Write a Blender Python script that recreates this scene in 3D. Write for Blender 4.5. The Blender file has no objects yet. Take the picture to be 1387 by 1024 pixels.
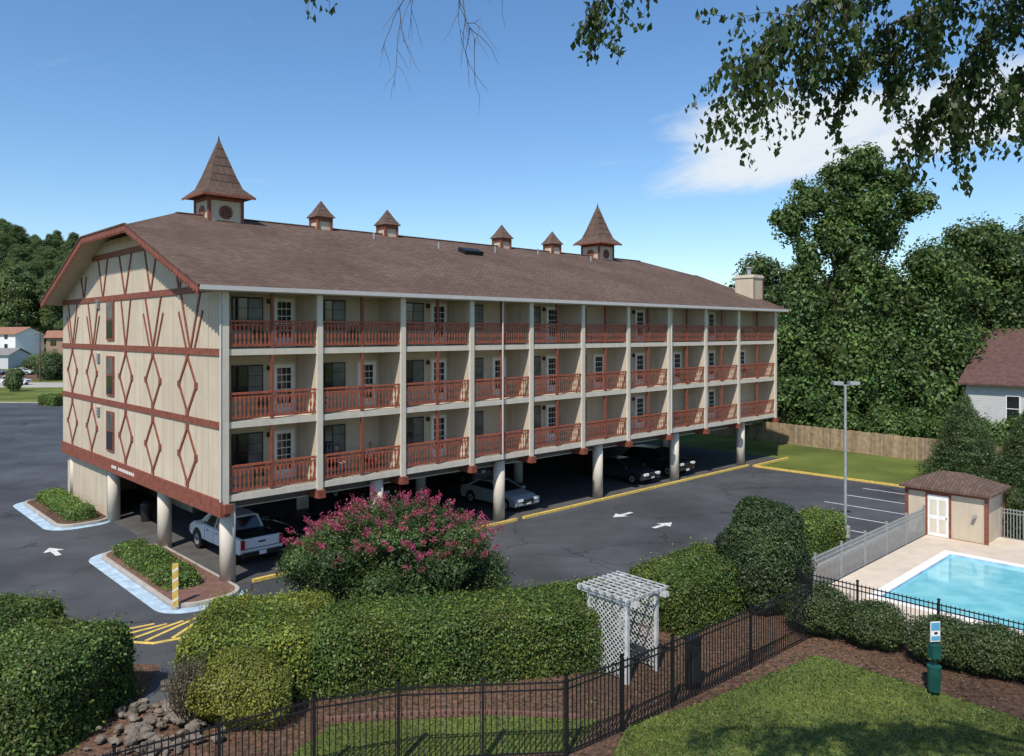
import bpy, bmesh, math, random
import numpy as np
from mathutils import Vector, Matrix
random.seed(7); rng=np.random.default_rng(7)
S=bpy.context.scene
S.view_settings.view_transform='Standard'; S.view_settings.look='None'; S.view_settings.exposure=0
COL=S.collection
R=math.radians
# ---------------------------------------------------------------- camera
cd=bpy.data.cameras.new("camera"); cam=bpy.data.objects.new("camera",cd); COL.objects.link(cam)
cam.location=(0,0,9.75); cam.rotation_euler=(R(90),0,0)
cd.sensor_width=36; cd.lens=27.12; cd.shift_y=-0.0447; cd.clip_end=4000; cd.clip_start=.1
S.camera=cam
# ---------------------------------------------------------------- materials
def lin(c): return tuple(c)+(1,)
def mat(name,c,rough=.8,var=.2,scale=3.0,bump=0.0,bscale=None,metal=0,big=0.0,spec=.3,tint=None,streak=0):
    m=bpy.data.materials.new(name); m.use_nodes=True; n=m.node_tree.nodes; l=m.node_tree.links
    b=n['Principled BSDF']; b.inputs['Roughness'].default_value=rough; b.inputs['Metallic'].default_value=metal
    b.inputs['Specular IOR Level'].default_value=spec
    tc=n.new('ShaderNodeTexCoord'); no=n.new('ShaderNodeTexNoise'); no.inputs['Scale'].default_value=scale; no.inputs['Detail'].default_value=6
    l.new(tc.outputs['Object'],no.inputs['Vector'])
    r=n.new('ShaderNodeValToRGB'); r.color_ramp.elements[0].position=.3; r.color_ramp.elements[1].position=.7
    t=tint or (1,1,1)
    r.color_ramp.elements[0].color=lin([max(0,x*(1-var)) for x in c]); r.color_ramp.elements[1].color=lin([min(1,x*(1+var)*y) for x,y in zip(c,t)])
    l.new(no.outputs['Fac'],r.inputs['Fac']); out=r.outputs['Color']
    def mul(out,vec,a,bq,lo,hi,sc):
        n2=n.new('ShaderNodeTexNoise'); n2.inputs['Scale'].default_value=sc; n2.inputs['Detail'].default_value=5
        l.new(vec,n2.inputs['Vector'])
        mr=n.new('ShaderNodeMapRange'); mr.inputs[1].default_value=a; mr.inputs[2].default_value=bq; mr.inputs[3].default_value=lo; mr.inputs[4].default_value=hi
        l.new(n2.outputs['Fac'],mr.inputs[0])
        mx=n.new('ShaderNodeMix'); mx.data_type='RGBA'; mx.blend_type='MULTIPLY'; mx.inputs[0].default_value=1
        l.new(out,mx.inputs[6]); l.new(mr.outputs[0],mx.inputs[7]); return mx.outputs[2]
    if big>0: out=mul(out,tc.outputs['Object'],.35,.65,1-big,1+big,.18)
    if streak>0:
        mp=n.new('ShaderNodeMapping'); mp.inputs['Scale'].default_value=(3,3,.22); l.new(tc.outputs['Object'],mp.inputs['Vector'])
        out=mul(out,mp.outputs[0],.25,.6,1-streak,1.0,1.0)
    l.new(out,b.inputs['Base Color'])
    if bump>0:
        nb=n.new('ShaderNodeTexNoise'); nb.inputs['Scale'].default_value=bscale or scale*6; nb.inputs['Detail'].default_value=4
        l.new(tc.outputs['Object'],nb.inputs['Vector'])
        bp=n.new('ShaderNodeBump'); bp.inputs['Strength'].default_value=bump; bp.inputs['Distance'].default_value=.03
        l.new(nb.outputs['Fac'],bp.inputs['Height']); l.new(bp.outputs['Normal'],b.inputs['Normal'])
    return m
def leafmat(name,trans=.25):
    m=bpy.data.materials.new(name); m.use_nodes=True; n=m.node_tree.nodes; l=m.node_tree.links
    b=n['Principled BSDF']; o=n['Material Output']; b.inputs['Roughness'].default_value=.5; b.inputs['Specular IOR Level'].default_value=.35
    a=n.new('ShaderNodeVertexColor'); a.layer_name='Col'
    l.new(a.outputs['Color'],b.inputs['Base Color'])
    t=n.new('ShaderNodeBsdfTranslucent'); g=n.new('ShaderNodeHueSaturation'); g.inputs['Value'].default_value=1.6; g.inputs['Hue'].default_value=.485
    l.new(a.outputs['Color'],g.inputs['Color']); l.new(g.outputs['Color'],t.inputs['Color'])
    mx=n.new('ShaderNodeMixShader'); mx.inputs[0].default_value=trans
    l.new(b.outputs[0],mx.inputs[1]); l.new(t.outputs[0],mx.inputs[2]); l.new(mx.outputs[0],o.inputs['Surface'])
    return m
M={}
M['stucco']=mat('stucco',(.535,.450,.340),.9,.05,1.2,.25,40,big=.06,spec=.15,streak=.16)
M['stucco_in']=mat('stucco_inner',(.50,.42,.315),.9,.06,2,.2,40,spec=.15)
M['trimw']=mat('cream_trim',(.61,.545,.445),.7,.06,2,spec=.2,streak=.12)
M['white']=mat('white_paint',(.74,.73,.70),.55,.06,3)
M['red']=mat('redbrown_paint',(.20,.062,.038),.65,.22,5,.1,30,spec=.25,tint=(1.05,1.1,1.15))
M['redrail']=mat('rail_paint',(.32,.088,.048),.6,.25,6,spec=.25)
M['glass']=mat('dark_glass',(.012,.014,.016),.08,.3,1.5,spec=.8)
M['blind']=mat('window_blind',(.09,.09,.085),.3,.5,2.0,spec=.6)
M['gutter']=mat('gutter_white',(.5,.48,.46),.5,.05,3)
M['dark']=mat('dark_metal',(.012,.012,.013),.45,.2,5,spec=.4)
M['concrete']=mat('concrete',(.36,.33,.29),.9,.12,2.5,.2,30,big=.1)
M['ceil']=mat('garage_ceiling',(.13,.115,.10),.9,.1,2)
M['seam']=mat('stucco_seam',(.40,.33,.25),.9,.1,2)
M['yellow']=mat('yellow_paint',(.60,.42,.10),.7,.25,6)
M['linew']=mat('line_paint',(.55,.55,.55),.75,.3,8)
M['blue']=mat('blue_paint',(.36,.47,.57),.75,.25,2.5)
M['brickred']=mat('red_paving',(.16,.085,.065),.85,.25,4)
M['mulch']=mat('mulch',(.085,.052,.036),.95,.6,7,.9,45,big=.3,tint=(1.3,1.15,1.05))
M['bark']=mat('bark',(.10,.075,.055),.9,.35,8,.6,20)
M['silver']=mat('galvanised',(.34,.35,.35),.45,.1,5,metal=.3)
M['wood']=mat('weathered_wood',(.30,.215,.125),.85,.3,2.2,.3,30)
M['woodw']=mat('weathered_white_wood',(.44,.44,.43),.8,.25,4)
M['deck']=mat('pool_deck',(.56,.47,.37),.85,.08,1.5,.15,40,big=.08)
M['rock']=mat('rock',(.15,.125,.10),.9,.5,2.2,.5,12)
M['siding']=mat('siding',(.50,.51,.50),.7,.06,2)
M['leaf']=leafmat('leaf',.28)
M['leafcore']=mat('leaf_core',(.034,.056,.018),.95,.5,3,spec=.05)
M['leafb']=leafmat('leaf_thin',.4)
M['grass']=mat('lawn_grass',(.088,.125,.032),.9,.35,10,.6,80,big=.3,spec=.1,tint=(1.35,1.1,1))
def asphalt():
    m=mat('asphalt',(.058,.061,.068),.8,.14,.8,.35,60,big=.28,spec=.35); n=m.node_tree.nodes; l=m.node_tree.links; b=n['Principled BSDF']
    src=b.inputs['Base Color'].links[0].from_socket; tc=n.new('ShaderNodeTexCoord')
    no=n.new('ShaderNodeTexNoise'); no.inputs['Scale'].default_value=.5; no.inputs['Detail'].default_value=3; l.new(tc.outputs['Object'],no.inputs['Vector'])
    av=n.new('ShaderNodeVectorMath'); av.operation='MULTIPLY_ADD'; l.new(no.outputs['Color'],av.inputs[0]); av.inputs[1].default_value=(3,3,0); l.new(tc.outputs['Object'],av.inputs[2])
    v=n.new('ShaderNodeTexVoronoi'); v.feature='DISTANCE_TO_EDGE'; v.inputs['Scale'].default_value=.14; l.new(av.outputs[0],v.inputs['Vector'])
    mr=n.new('ShaderNodeMapRange'); l.new(v.outputs['Distance'],mr.inputs[0]); mr.inputs[1].default_value=.002; mr.inputs[2].default_value=.009; mr.inputs[3].default_value=.5; mr.inputs[4].default_value=1
    mx=n.new('ShaderNodeMix'); mx.data_type='RGBA'; mx.blend_type='MULTIPLY'; mx.inputs[0].default_value=1; l.new(src,mx.inputs[6]); l.new(mr.outputs[0],mx.inputs[7])
    sp_=n.new('ShaderNodeTexNoise'); sp_.inputs['Scale'].default_value=25; sp_.inputs['Detail'].default_value=2; l.new(tc.outputs['Object'],sp_.inputs['Vector'])
    m2=n.new('ShaderNodeMapRange'); l.new(sp_.outputs['Fac'],m2.inputs[0]); m2.inputs[1].default_value=.3; m2.inputs[2].default_value=.7; m2.inputs[3].default_value=.8; m2.inputs[4].default_value=1.2
    mx2=n.new('ShaderNodeMix'); mx2.data_type='RGBA'; mx2.blend_type='MULTIPLY'; mx2.inputs[0].default_value=1; l.new(mx.outputs[2],mx2.inputs[6]); l.new(m2.outputs[0],mx2.inputs[7]); l.new(mx2.outputs[2],b.inputs['Base Color'])
    return m
M['asphalt']=asphalt()
def shingle():
    m=bpy.data.materials.new('roof_shingle'); m.use_nodes=True; n=m.node_tree.nodes; l=m.node_tree.links; b=n['Principled BSDF']
    b.inputs['Roughness'].default_value=.92; b.inputs['Specular IOR Level'].default_value=.15
    tc=n.new('ShaderNodeTexCoord'); br=n.new('ShaderNodeTexBrick'); l.new(tc.outputs['Object'],br.inputs['Vector'])
    br.inputs['Scale'].default_value=1; br.inputs['Brick Width'].default_value=.32; br.inputs['Row Height'].default_value=.15; br.inputs['Mortar Size'].default_value=.012
    br.inputs['Color1'].default_value=(.102,.066,.050,1); br.inputs['Color2'].default_value=(.150,.100,.079,1); br.inputs['Mortar'].default_value=(.055,.038,.031,1)
    no=n.new('ShaderNodeTexNoise'); no.inputs['Scale'].default_value=.35; no.inputs['Detail'].default_value=8; l.new(tc.outputs['Object'],no.inputs['Vector'])
    mr=n.new('ShaderNodeMapRange'); mr.inputs[1].default_value=.3; mr.inputs[2].default_value=.7; mr.inputs[3].default_value=.82; mr.inputs[4].default_value=1.15; l.new(no.outputs['Fac'],mr.inputs[0])
    mx=n.new('ShaderNodeMix'); mx.data_type='RGBA'; mx.blend_type='MULTIPLY'; mx.inputs[0].default_value=1; l.new(br.outputs['Color'],mx.inputs[6]); l.new(mr.outputs[0],mx.inputs[7])
    l.new(mx.outputs[2],b.inputs['Base Color'])
    bp=n.new('ShaderNodeBump'); bp.inputs['Strength'].default_value=.5; bp.inputs['Distance'].default_value=.02; l.new(br.outputs['Color'],bp.inputs['Height']); l.new(bp.outputs['Normal'],b.inputs['Normal'])
    return m
M['shingle']=shingle()
def watermat():
    m=bpy.data.materials.new('pool_water'); m.use_nodes=True; n=m.node_tree.nodes; l=m.node_tree.links; b=n['Principled BSDF']
    b.inputs['Roughness'].default_value=.06; b.inputs['Specular IOR Level'].default_value=.5
    tc=n.new('ShaderNodeTexCoord'); no=n.new('ShaderNodeTexNoise'); no.inputs['Scale'].default_value=1.2; no.inputs['Detail'].default_value=3; l.new(tc.outputs['Object'],no.inputs['Vector'])
    r=n.new('ShaderNodeValToRGB'); r.color_ramp.elements[0].position=.35; r.color_ramp.elements[1].position=.65; r.color_ramp.elements[0].color=(.15,.47,.54,1); r.color_ramp.elements[1].color=(.24,.58,.63,1); l.new(no.outputs['Fac'],r.inputs['Fac']); l.new(r.outputs['Color'],b.inputs['Base Color'])
    bp=n.new('ShaderNodeBump'); bp.inputs['Strength'].default_value=.15; n2=n.new('ShaderNodeTexNoise'); n2.inputs['Scale'].default_value=5; l.new(tc.outputs['Object'],n2.inputs['Vector']); l.new(n2.outputs['Fac'],bp.inputs['Height']); l.new(bp.outputs['Normal'],b.inputs['Normal'])
    return m
M['water']=watermat()

# ---------------------------------------------------------------- builders
def empty(name,loc=(0,0,0),rz=0,parent=None):
    e=bpy.data.objects.new(name,None); COL.objects.link(e); e.location=loc; e.rotation_euler=(0,0,rz); e.empty_display_size=.5
    if parent: e.parent=parent
    return e
class MB:
    def __init__(s): s.v=[]; s.f=[]; s.m=[]; s.mats=[]
    def mi(s,m):
        if m not in s.mats: s.mats.append(m)
        return s.mats.index(m)
    def add(s,vs,fs,m):
        o=len(s.v); s.v+= [tuple(v) for v in vs]; k=s.mi(m)
        for f in fs: s.f.append([o+i for i in f]); s.m.append(k)
    def box(s,x0,x1,y0,y1,z0,z1,m):
        s.add([(x0,y0,z0),(x1,y0,z0),(x1,y1,z0),(x0,y1,z0),(x0,y0,z1),(x1,y0,z1),(x1,y1,z1),(x0,y1,z1)],
              [(3,2,1,0),(4,5,6,7),(0,1,5,4),(1,2,6,5),(2,3,7,6),(3,0,4,7)],m)
    def obox(s,p,ux,uy,uz,m):
        p=Vector(p);ux=Vector(ux);uy=Vector(uy);uz=Vector(uz)
        vs=[p+a*ux+b*uy+c*uz for c in(-1,1) for a,b in((-1,-1),(1,-1),(1,1),(-1,1))]
        s.add(vs,[(3,2,1,0),(4,5,6,7),(0,1,5,4),(1,2,6,5),(2,3,7,6),(3,0,4,7)],m)
    def beam(s,a,b,w,h,m,up=(0,0,1)):
        a=Vector(a);b=Vector(b);d=b-a; up=Vector(up)
        x=d.cross(up)
        if x.length<1e-5: x=d.cross(Vector((1,0,0)))
        x.normalize(); y=x.cross(d).normalized()
        s.obox((a+b)/2,d/2,x*w/2,y*h/2,m)
    def cyl(s,p,r,h,m,n=16,r2=None,axis='z',cap=True):
        r2=r if r2 is None else r2; vs=[]
        for k,(rr,zz) in enumerate(((r,0),(r2,h))):
            for i in range(n):
                a=2*math.pi*i/n; c,d=math.cos(a)*rr,math.sin(a)*rr
                if axis=='z': vs.append((p[0]+c,p[1]+d,p[2]+zz))
                elif axis=='y': vs.append((p[0]+c,p[1]+zz,p[2]+d))
                else: vs.append((p[0]+zz,p[1]+c,p[2]+d))
        fs=[(i,(i+1)%n,n+(i+1)%n,n+i) for i in range(n)]
        if cap: fs+= [tuple(range(n))[::-1],tuple(range(n,2*n))]
        s.add(vs,fs,m)
    def tube(s,pts,rad,m,n=8):
        pts=[Vector(p) for p in pts]; vs=[]
        for i,p in enumerate(pts):
            d=(pts[min(i+1,len(pts)-1)]-pts[max(i-1,0)]).normalized()
            x=d.cross(Vector((.3,.9,.2))).normalized(); y=d.cross(x)
            for k in range(n):
                a=2*math.pi*k/n; vs.append(p+(x*math.cos(a)+y*math.sin(a))*rad[i])
        fs=[(i*n+k,i*n+(k+1)%n,(i+1)*n+(k+1)%n,(i+1)*n+k) for i in range(len(pts)-1) for k in range(n)]
        s.add(vs,fs,m)
    def poly(s,pts,z,m): s.add([(p[0],p[1],z) for p in pts],[tuple(range(len(pts)))],m)
    def prism(s,pts,z0,z1,m):
        n=len(pts); vs=[(p[0],p[1],z0) for p in pts]+[(p[0],p[1],z1) for p in pts]
        s.add(vs,[tuple(range(n))[::-1],tuple(range(n,2*n))]+[(i,(i+1)%n,n+(i+1)%n,n+i) for i in range(n)],m)
    def obj(s,name,parent=None,loc=None,rz=0,bevel=0,smooth=False,recalc=True):
        me=bpy.data.meshes.new(name); me.from_pydata(s.v,[],s.f); 
        for m in s.mats: me.materials.append(m)
        me.polygons.foreach_set('material_index',s.m)
        if smooth: me.polygons.foreach_set('use_smooth',[True]*len(s.f))
        me.update()
        if recalc:
            bm=bmesh.new(); bm.from_mesh(me); bmesh.ops.recalc_face_normals(bm,faces=bm.faces); bm.to_mesh(me); bm.free()
        o=bpy.data.objects.new(name,me); COL.objects.link(o)
        if parent: o.parent=parent
        if loc: o.location=loc
        o.rotation_euler=(0,0,rz)
        if bevel>0:
            b=o.modifiers.new('bevel','BEVEL'); b.width=bevel; b.segments=2; b.limit_method='ANGLE'
        return o
BX,BY,BA=-11.03,29.3,R(43.7)
cA,sA=math.cos(BA),math.sin(BA)
def L2W(t,s): return (BX+cA*t-sA*s, BY+sA*t+cA*s)

def leaf_mesh(name,P,N,size,C,mat,aspect=.6,droop=False):
    n=len(P); P=np.asarray(P,float); N=np.asarray(N,float)
    N=N/np.maximum(np.linalg.norm(N,axis=1,keepdims=True),1e-6)
    r=rng.normal(size=(n,3)); 
    if droop: r=r*.35+np.array([0,0,-1.0])
    T=np.cross(N,r); T/=np.maximum(np.linalg.norm(T,axis=1,keepdims=True),1e-6)
    B=np.cross(N,T)
    if droop: T,B=B,T
    sz=(np.asarray(size)*np.ones(n))[:,None]
    bend=N*sz*.18
    V=np.stack([P-T*sz*.5-bend,P+B*sz*aspect*.5-T*sz*.05,P+T*sz*.5-bend,P-B*sz*aspect*.5-T*sz*.05],axis=1).reshape(-1,3)
    me=bpy.data.meshes.new(name); me.vertices.add(4*n); me.vertices.foreach_set('co',V.ravel())
    me.loops.add(4*n); me.loops.foreach_set('vertex_index',np.arange(4*n,dtype=np.int32))
    me.polygons.add(n); me.polygons.foreach_set('loop_start',np.arange(0,4*n,4,dtype=np.int32))
    me.update(calc_edges=True)
    ca=me.color_attributes.new('Col','FLOAT_COLOR','POINT')
    cc=np.ones((4*n,4)); cc[:,:3]=np.repeat(C,4,axis=0); ca.data.foreach_set('color',cc.ravel())
    me.materials.append(mat); me.validate()
    return me
def link(me,name,parent=None,loc=(0,0,0),rz=0,sc=(1,1,1)):
    o=bpy.data.objects.new(name,me); COL.objects.link(o); o.location=loc; o.rotation_euler=(0,0,rz); o.scale=sc
    if parent: o.parent=parent
    return o
def lump(P,f=1.0,ph=0):
    x,y,z=P[:,0]*f,P[:,1]*f,P[:,2]*f
    return (np.sin(x*1.7+ph+np.sin(y*1.3))+np.sin(y*2.1+1.3+ph*2+np.sin(z*1.9))+np.sin(z*2.3+.7+np.sin(x*2.2+ph)))/3
def colors(P,base,var=.25,clump=.25,f=1.0,yellow=.25):
    n=len(P); k=(1+rng.normal(size=n)*var*.6)*(1+clump*lump(P,f,2.1)); k=np.clip(k,.35,2.0)[:,None]
    y=np.clip(rng.normal(size=n)*.5+.6*lump(P,f*.7,4.),-1,1)[:,None]*yellow
    C=np.asarray(base)[None,:]*k*(1+y*np.array([[1.0,.35,-.2]]))
    return np.clip(C,0.003,1)
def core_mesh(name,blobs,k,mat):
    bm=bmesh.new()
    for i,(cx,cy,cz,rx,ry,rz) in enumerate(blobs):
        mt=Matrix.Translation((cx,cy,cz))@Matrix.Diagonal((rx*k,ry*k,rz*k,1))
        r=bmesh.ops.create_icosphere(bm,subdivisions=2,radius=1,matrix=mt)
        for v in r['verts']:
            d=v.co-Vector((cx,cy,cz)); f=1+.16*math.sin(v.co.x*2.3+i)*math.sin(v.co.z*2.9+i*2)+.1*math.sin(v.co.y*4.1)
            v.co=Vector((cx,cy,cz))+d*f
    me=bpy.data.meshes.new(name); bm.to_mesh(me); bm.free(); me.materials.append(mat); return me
def blob_points(blobs,dens,lo=.72,hi=1.08,up=.0,minz=.05,rag=.14,lf=.55,nj=.55):
    Ps=[];Ns=[]
    B=np.array(blobs)
    for i,b in enumerate(blobs):
        c=np.array(b[:3]); r=np.array(b[3:6]); a=(r[0]*r[1]+r[0]*r[2]+r[1]*r[2])/3*4*math.pi
        n=max(8,int(a*dens)); d=rng.normal(size=(n,3)); d/=np.linalg.norm(d,axis=1,keepdims=True)
        rad=lo+(hi-lo)*rng.random(n)**.6
        q=d*r*3
        rad*=1+rag*lump(q+c,lf,i)+rag*.6*lump(q+c,lf*3.1,i*2)
        P=c+d*r*rad[:,None]
        keep=P[:,2]>minz
        for j in range(len(blobs)):
            if j==i: continue
            e=((P-B[j,:3])/B[j,3:6]); keep&=(np.sum(e*e,axis=1)>.55)
        P=P[keep]; N=d[keep]/r; Ps.append(P); Ns.append(N)
    P=np.concatenate(Ps);N=np.concatenate(Ns); N/=np.linalg.norm(N,axis=1,keepdims=True)
    N=N+rng.normal(size=N.shape)*nj; N[:,2]+=up
    return P,N
def foliage(name,blobs,dens,size,base,parent,core=.78,lo=.72,hi=1.08,var=.25,clump=.3,f=1.,yellow=.25,mat_=None,minz=.05,rag=.14,lf=.55):
    P,N=blob_points(blobs,dens,lo,hi,.35,minz,rag,lf)
    C=colors(P,base,var,clump,f,yellow)
    me=leaf_mesh('leaves',P,N,size*(.6+.8*rng.random(len(P))),C,mat_ or M['leaf'])
    link(me,'leaves',parent)
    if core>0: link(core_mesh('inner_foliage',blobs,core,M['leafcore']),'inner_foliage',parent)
def rbox(name,cx,cy,lx,ly,h,rz,base,dens=700,leaf=.075,r=.4,amp=.10,yellow=.3,z0=0,seed=0,var=.45):
    e=empty(name,(cx,cy,z0),rz)
    hx,hy=lx/2,ly/2
    areas=[ly*h,ly*h,lx*h,lx*h,lx*ly]; tot=sum(areas); n=int(tot*dens)
    f=rng.choice(5,size=n,p=np.array(areas)/tot); u=rng.random(n)*2-1; v=rng.random(n)*2-1; P=np.zeros((n,3))
    for k in range(5):
        q=f==k
        if k<2: P[q]=np.stack([np.full(q.sum(),hx*(1 if k else -1)),u[q]*hy,(v[q]+1)/2*h],1)
        elif k<4: P[q]=np.stack([u[q]*hx,np.full(q.sum(),hy*(1 if k==3 else -1)),(v[q]+1)/2*h],1)
        else: P[q]=np.stack([u[q]*hx,v[q]*hy,np.full(q.sum(),h)],1)
    lo=np.array([-hx+r,-hy+r,-1]); hi=np.array([hx-r,hy-r,h-r]); Cc=np.clip(P,lo,hi); D=P-Cc; L=np.linalg.norm(D,axis=1,keepdims=True); N=D/np.maximum(L,1e-5)
    lm=lump(P+seed*3.1,1.0,seed)+.6*lump(P,2.6,seed+1)
    off=amp*lm-np.abs(rng.normal(size=n))*.11+.04+.03*rng.normal(size=n)
    shoots=rng.random(n)<.06; off[shoots]+=rng.random(shoots.sum())*.26
    Q=Cc+N*(r+off[:,None])
    N2=N+rng.normal(size=N.shape)*.7; N2[:,2]+=.25
    C=colors(Q+seed,base,var,.32,1.3,yellow); C[shoots]*=np.array([1.5,1.35,1.1])
    brown=(rng.random(n)<.02); C[brown]=np.array([.16,.11,.05])
    me=leaf_mesh('leaves',Q,N2,leaf*(.6+.8*rng.random(n)),C,M['leaf']); link(me,'leaves',e)
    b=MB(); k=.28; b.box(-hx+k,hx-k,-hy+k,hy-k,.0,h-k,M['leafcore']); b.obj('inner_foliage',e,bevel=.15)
    return e

# ---------------------------------------------------------------- world & sun
SUN_EL=53; sx,sy=-.34,-.94
W=bpy.data.worlds.new("World"); S.world=W; W.use_nodes=True; n=W.node_tree.nodes; l=W.node_tree.links
bg=n['Background']; sky=n.new('ShaderNodeTexSky'); sky.sky_type='NISHITA'; sky.sun_disc=False; sky.sun_elevation=R(SUN_EL); sky.sun_rotation=math.atan2(sx,sy)
sky.air_density=1.0; sky.dust_density=.5; sky.ozone_density=2.2
bg.inputs['Strength'].default_value=.125
hs=n.new('ShaderNodeHueSaturation'); hs.inputs['Saturation'].default_value=1.15; hs.inputs['Value'].default_value=1.15; l.new(sky.outputs[0],hs.inputs['Color'])
mg=n.new('ShaderNodeMix'); mg.data_type='RGBA'; mg.blend_type='MULTIPLY'; mg.inputs[0].default_value=1; l.new(hs.outputs[0],mg.inputs[6]); mg.inputs[7].default_value=(.98,1.06,1.12,1)
tc=n.new('ShaderNodeTexCoord'); sp=n.new('ShaderNodeSeparateXYZ'); l.new(tc.outputs['Generated'],sp.inputs[0])
def math_(op,a,b=None,clamp=False):
    m=n.new('ShaderNodeMath'); m.operation=op; m.use_clamp=clamp
    for i,x in enumerate((a,b)):
        if x is None: continue
        if isinstance(x,(int,float)): m.inputs[i].default_value=x
        else: l.new(x,m.inputs[i])
    return m.outputs[0]
yy=math_('MAXIMUM',sp.outputs[1],.05); U=math_('DIVIDE',sp.outputs[0],yy); V=math_('DIVIDE',sp.outputs[2],yy)
cmb=n.new('ShaderNodeCombineXYZ'); 
V2=math_('SUBTRACT',V,math_('MULTIPLY',U,.18))
l.new(math_('MULTIPLY',U,2.4),cmb.inputs[0]); l.new(math_('MULTIPLY',V2,7.0),cmb.inputs[1])
cn=n.new('ShaderNodeTexNoise'); cn.inputs['Scale'].default_value=2.0; cn.inputs['Detail'].default_value=10; cn.inputs['Roughness'].default_value=.62; cn.inputs['Distortion'].default_value=.5; l.new(cmb.outputs[0],cn.inputs['Vector'])
def sstep(v,a,b,c=0,d=1):
    m=n.new('ShaderNodeMapRange'); m.interpolation_type='SMOOTHSTEP'; l.new(v,m.inputs[0]); m.inputs[1].default_value=a; m.inputs[2].default_value=b; m.inputs[3].default_value=c; m.inputs[4].default_value=d; return m.outputs[0]
mask=math_('MULTIPLY',sstep(U,.06,.36),math_('MULTIPLY',sstep(V2,.10,.155),sstep(V2,.30,.19)))
dens=math_('ADD',cn.outputs['Fac'],math_('MULTIPLY',mask,.52))
cl=math_('MULTIPLY',sstep(dens,.60,1.02),.95)
mixc=n.new('ShaderNodeMix'); mixc.data_type='RGBA'; l.new(cl,mixc.inputs[0]); l.new(mg.outputs[2],mixc.inputs[6]); mixc.inputs[7].default_value=(6.6,7.0,7.4,1)
l.new(mixc.outputs[2],bg.inputs['Color'])
sd=bpy.data.lights.new('sun','SUN'); so=bpy.data.objects.new('sun',sd); COL.objects.link(so); sd.energy=5.0; sd.angle=R(.5); sd.color=(1,.95,.87)
hv=Vector((sx,sy,0)).normalized()*math.cos(R(SUN_EL)); dvec=Vector((hv.x,hv.y,math.sin(R(SUN_EL))))
so.rotation_euler=dvec.to_track_quat('Z','Y').to_euler(); so.location=(0,-20,40)

# ---------------------------------------------------------------- ground
b=MB(); b.poly([(-1500,-200),(1500,-200),(1500,2500),(-1500,2500)],0,M['grass']); b.obj('ground')
b=MB()
asp=[(-80,19),(-22,22.5),(-10.3,21.3),(-9.9,19.0),(-8.6,19.5),(-8.0,24),(-1,24.6),(3,26.5),L2W(14,-14.3),L2W(39,-14.5),L2W(39,-.4),L2W(44,-.4),L2W(44,30),L2W(8,48),(-38,88),(-52,96),(-62,106),(-90,108),(-120,90)]
b.poly(asp,.004,M['asphalt']); b.obj('parking_lot')
b=MB(); b.poly([(-260,130),(-40,138),(-40,151),(-260,147)],.004,M['concrete']); b.obj('street')
def kerb(name,pts,w=.16,h=.13,m=None):
    b=MB()
    for a,c in zip(pts[:-1],pts[1:]): b.beam((a[0],a[1],h/2),(c[0],c[1],h/2),w,h,m or M['concrete'])
    return b.obj(name)
kerb('kerb',[L2W(39,-14.5),L2W(39.0,-.5),L2W(44.2,-.5)],m=M['yellow'])
kerb('kerb',[L2W(13.6,-14.5),L2W(38.9,-14.5)])
kerb('kerb',[(-38,88),(-52,96),(-62,106),(-90,108)],w=.25)
b=MB()
for x0,x1 in ((1.2,8),(8.5,15.5),(16,39)): b.box(x0,x1,-.16,.0,0.0,.12,M['yellow'])
b.obj('parking_kerb',loc=(BX,BY,0),rz=BA)
b=MB()
for i in range(12):
    t=6.9+2.72*i
    b.box(t,t+.10,-14.2,-9.1,.0,.008,M['linew'])
def arrow(b,x,y,d,k=1.0):
    pts=[(-.75,-.12),(.1,-.12),(.1,-.42),(.85,0),(.1,.42),(.1,.12),(-.75,.12)]
    c,s_=math.cos(d),math.sin(d); b.poly([(x+k*(p[0]*c-p[1]*s_),y+k*(p[0]*s_+p[1]*c)) for p in pts],.008,M['linew'])
arrow(b,20.5,-3.1,math.pi); arrow(b,20.1,-5.9,0)
arrow(b,-3.3,10.0,R(90)); arrow(b,-4.5,45,R(-90),1.2)
b.obj('parking_markings',loc=(BX,BY,0),rz=BA)
b=MB(); b.box(.3,43.6,.02,22.2,0,.02,mat('garage_floor',(.08,.075,.07),.85,.2,1.2,big=.2)); b.obj('garage_floor',loc=(BX,BY,0),rz=BA)
def rrect(x0,x1,y0,y1,r,n=6):
    pts=[]
    for cx,cy,a0 in ((x1-r,y1-r,0),(x0+r,y1-r,90),(x0+r,y0+r,180),(x1-r,y0+r,270)):
        for i in range(n+1):
            a=R(a0+90*i/n); pts.append((cx+r*math.cos(a),cy+r*math.sin(a)))
    return pts
for nm,y0,y1 in (('planter_island',-1.3,8.0),('planter_island',14.2,22.4)):
    e=empty(nm,(BX,BY,0),BA)
    b=MB(); b.prism(rrect(-2.65,.5,y0-.45,y1+.3,1.2),0,.011,M['blue']); b.obj('painted_apron',e)
    b=MB(); b.prism(rrect(-2.15,.45,y0,y1,.9),.011,.15,M['concrete']); b.obj('kerb',e,bevel=.02)
    b=MB(); b.prism(rrect(-2.0,.3,y0+.15,y1-.15,.8),.15,.156,M['brickred'] if y0<0 else M['mulch']); b.obj('bed',e)
b=MB()
ol=[(-4.6,-1.2),(-4.5,-2.6),(-3.7,-3.6),(-2.4,-3.9),(-1.1,-3.3),(-.2,-2.2)]
b.tube([(p[0],p[1],.006) for p in ol],[.055]*6,M['yellow'],4)
for i,(xa,ya,xb,yb) in enumerate(((-4.45,-1.7,-3.1,-1.9),(-4.45,-2.2,-2.8,-2.2),(-4.2,-2.75,-2.3,-2.3),(-3.8,-3.2,-1.8,-2.3),(-3.1,-3.55,-1.3,-2.2),(-2.3,-3.7,-.9,-2.1))): b.beam((xa,ya,.009),(xb,yb,.009),.13,.006,M['yellow'])
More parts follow.
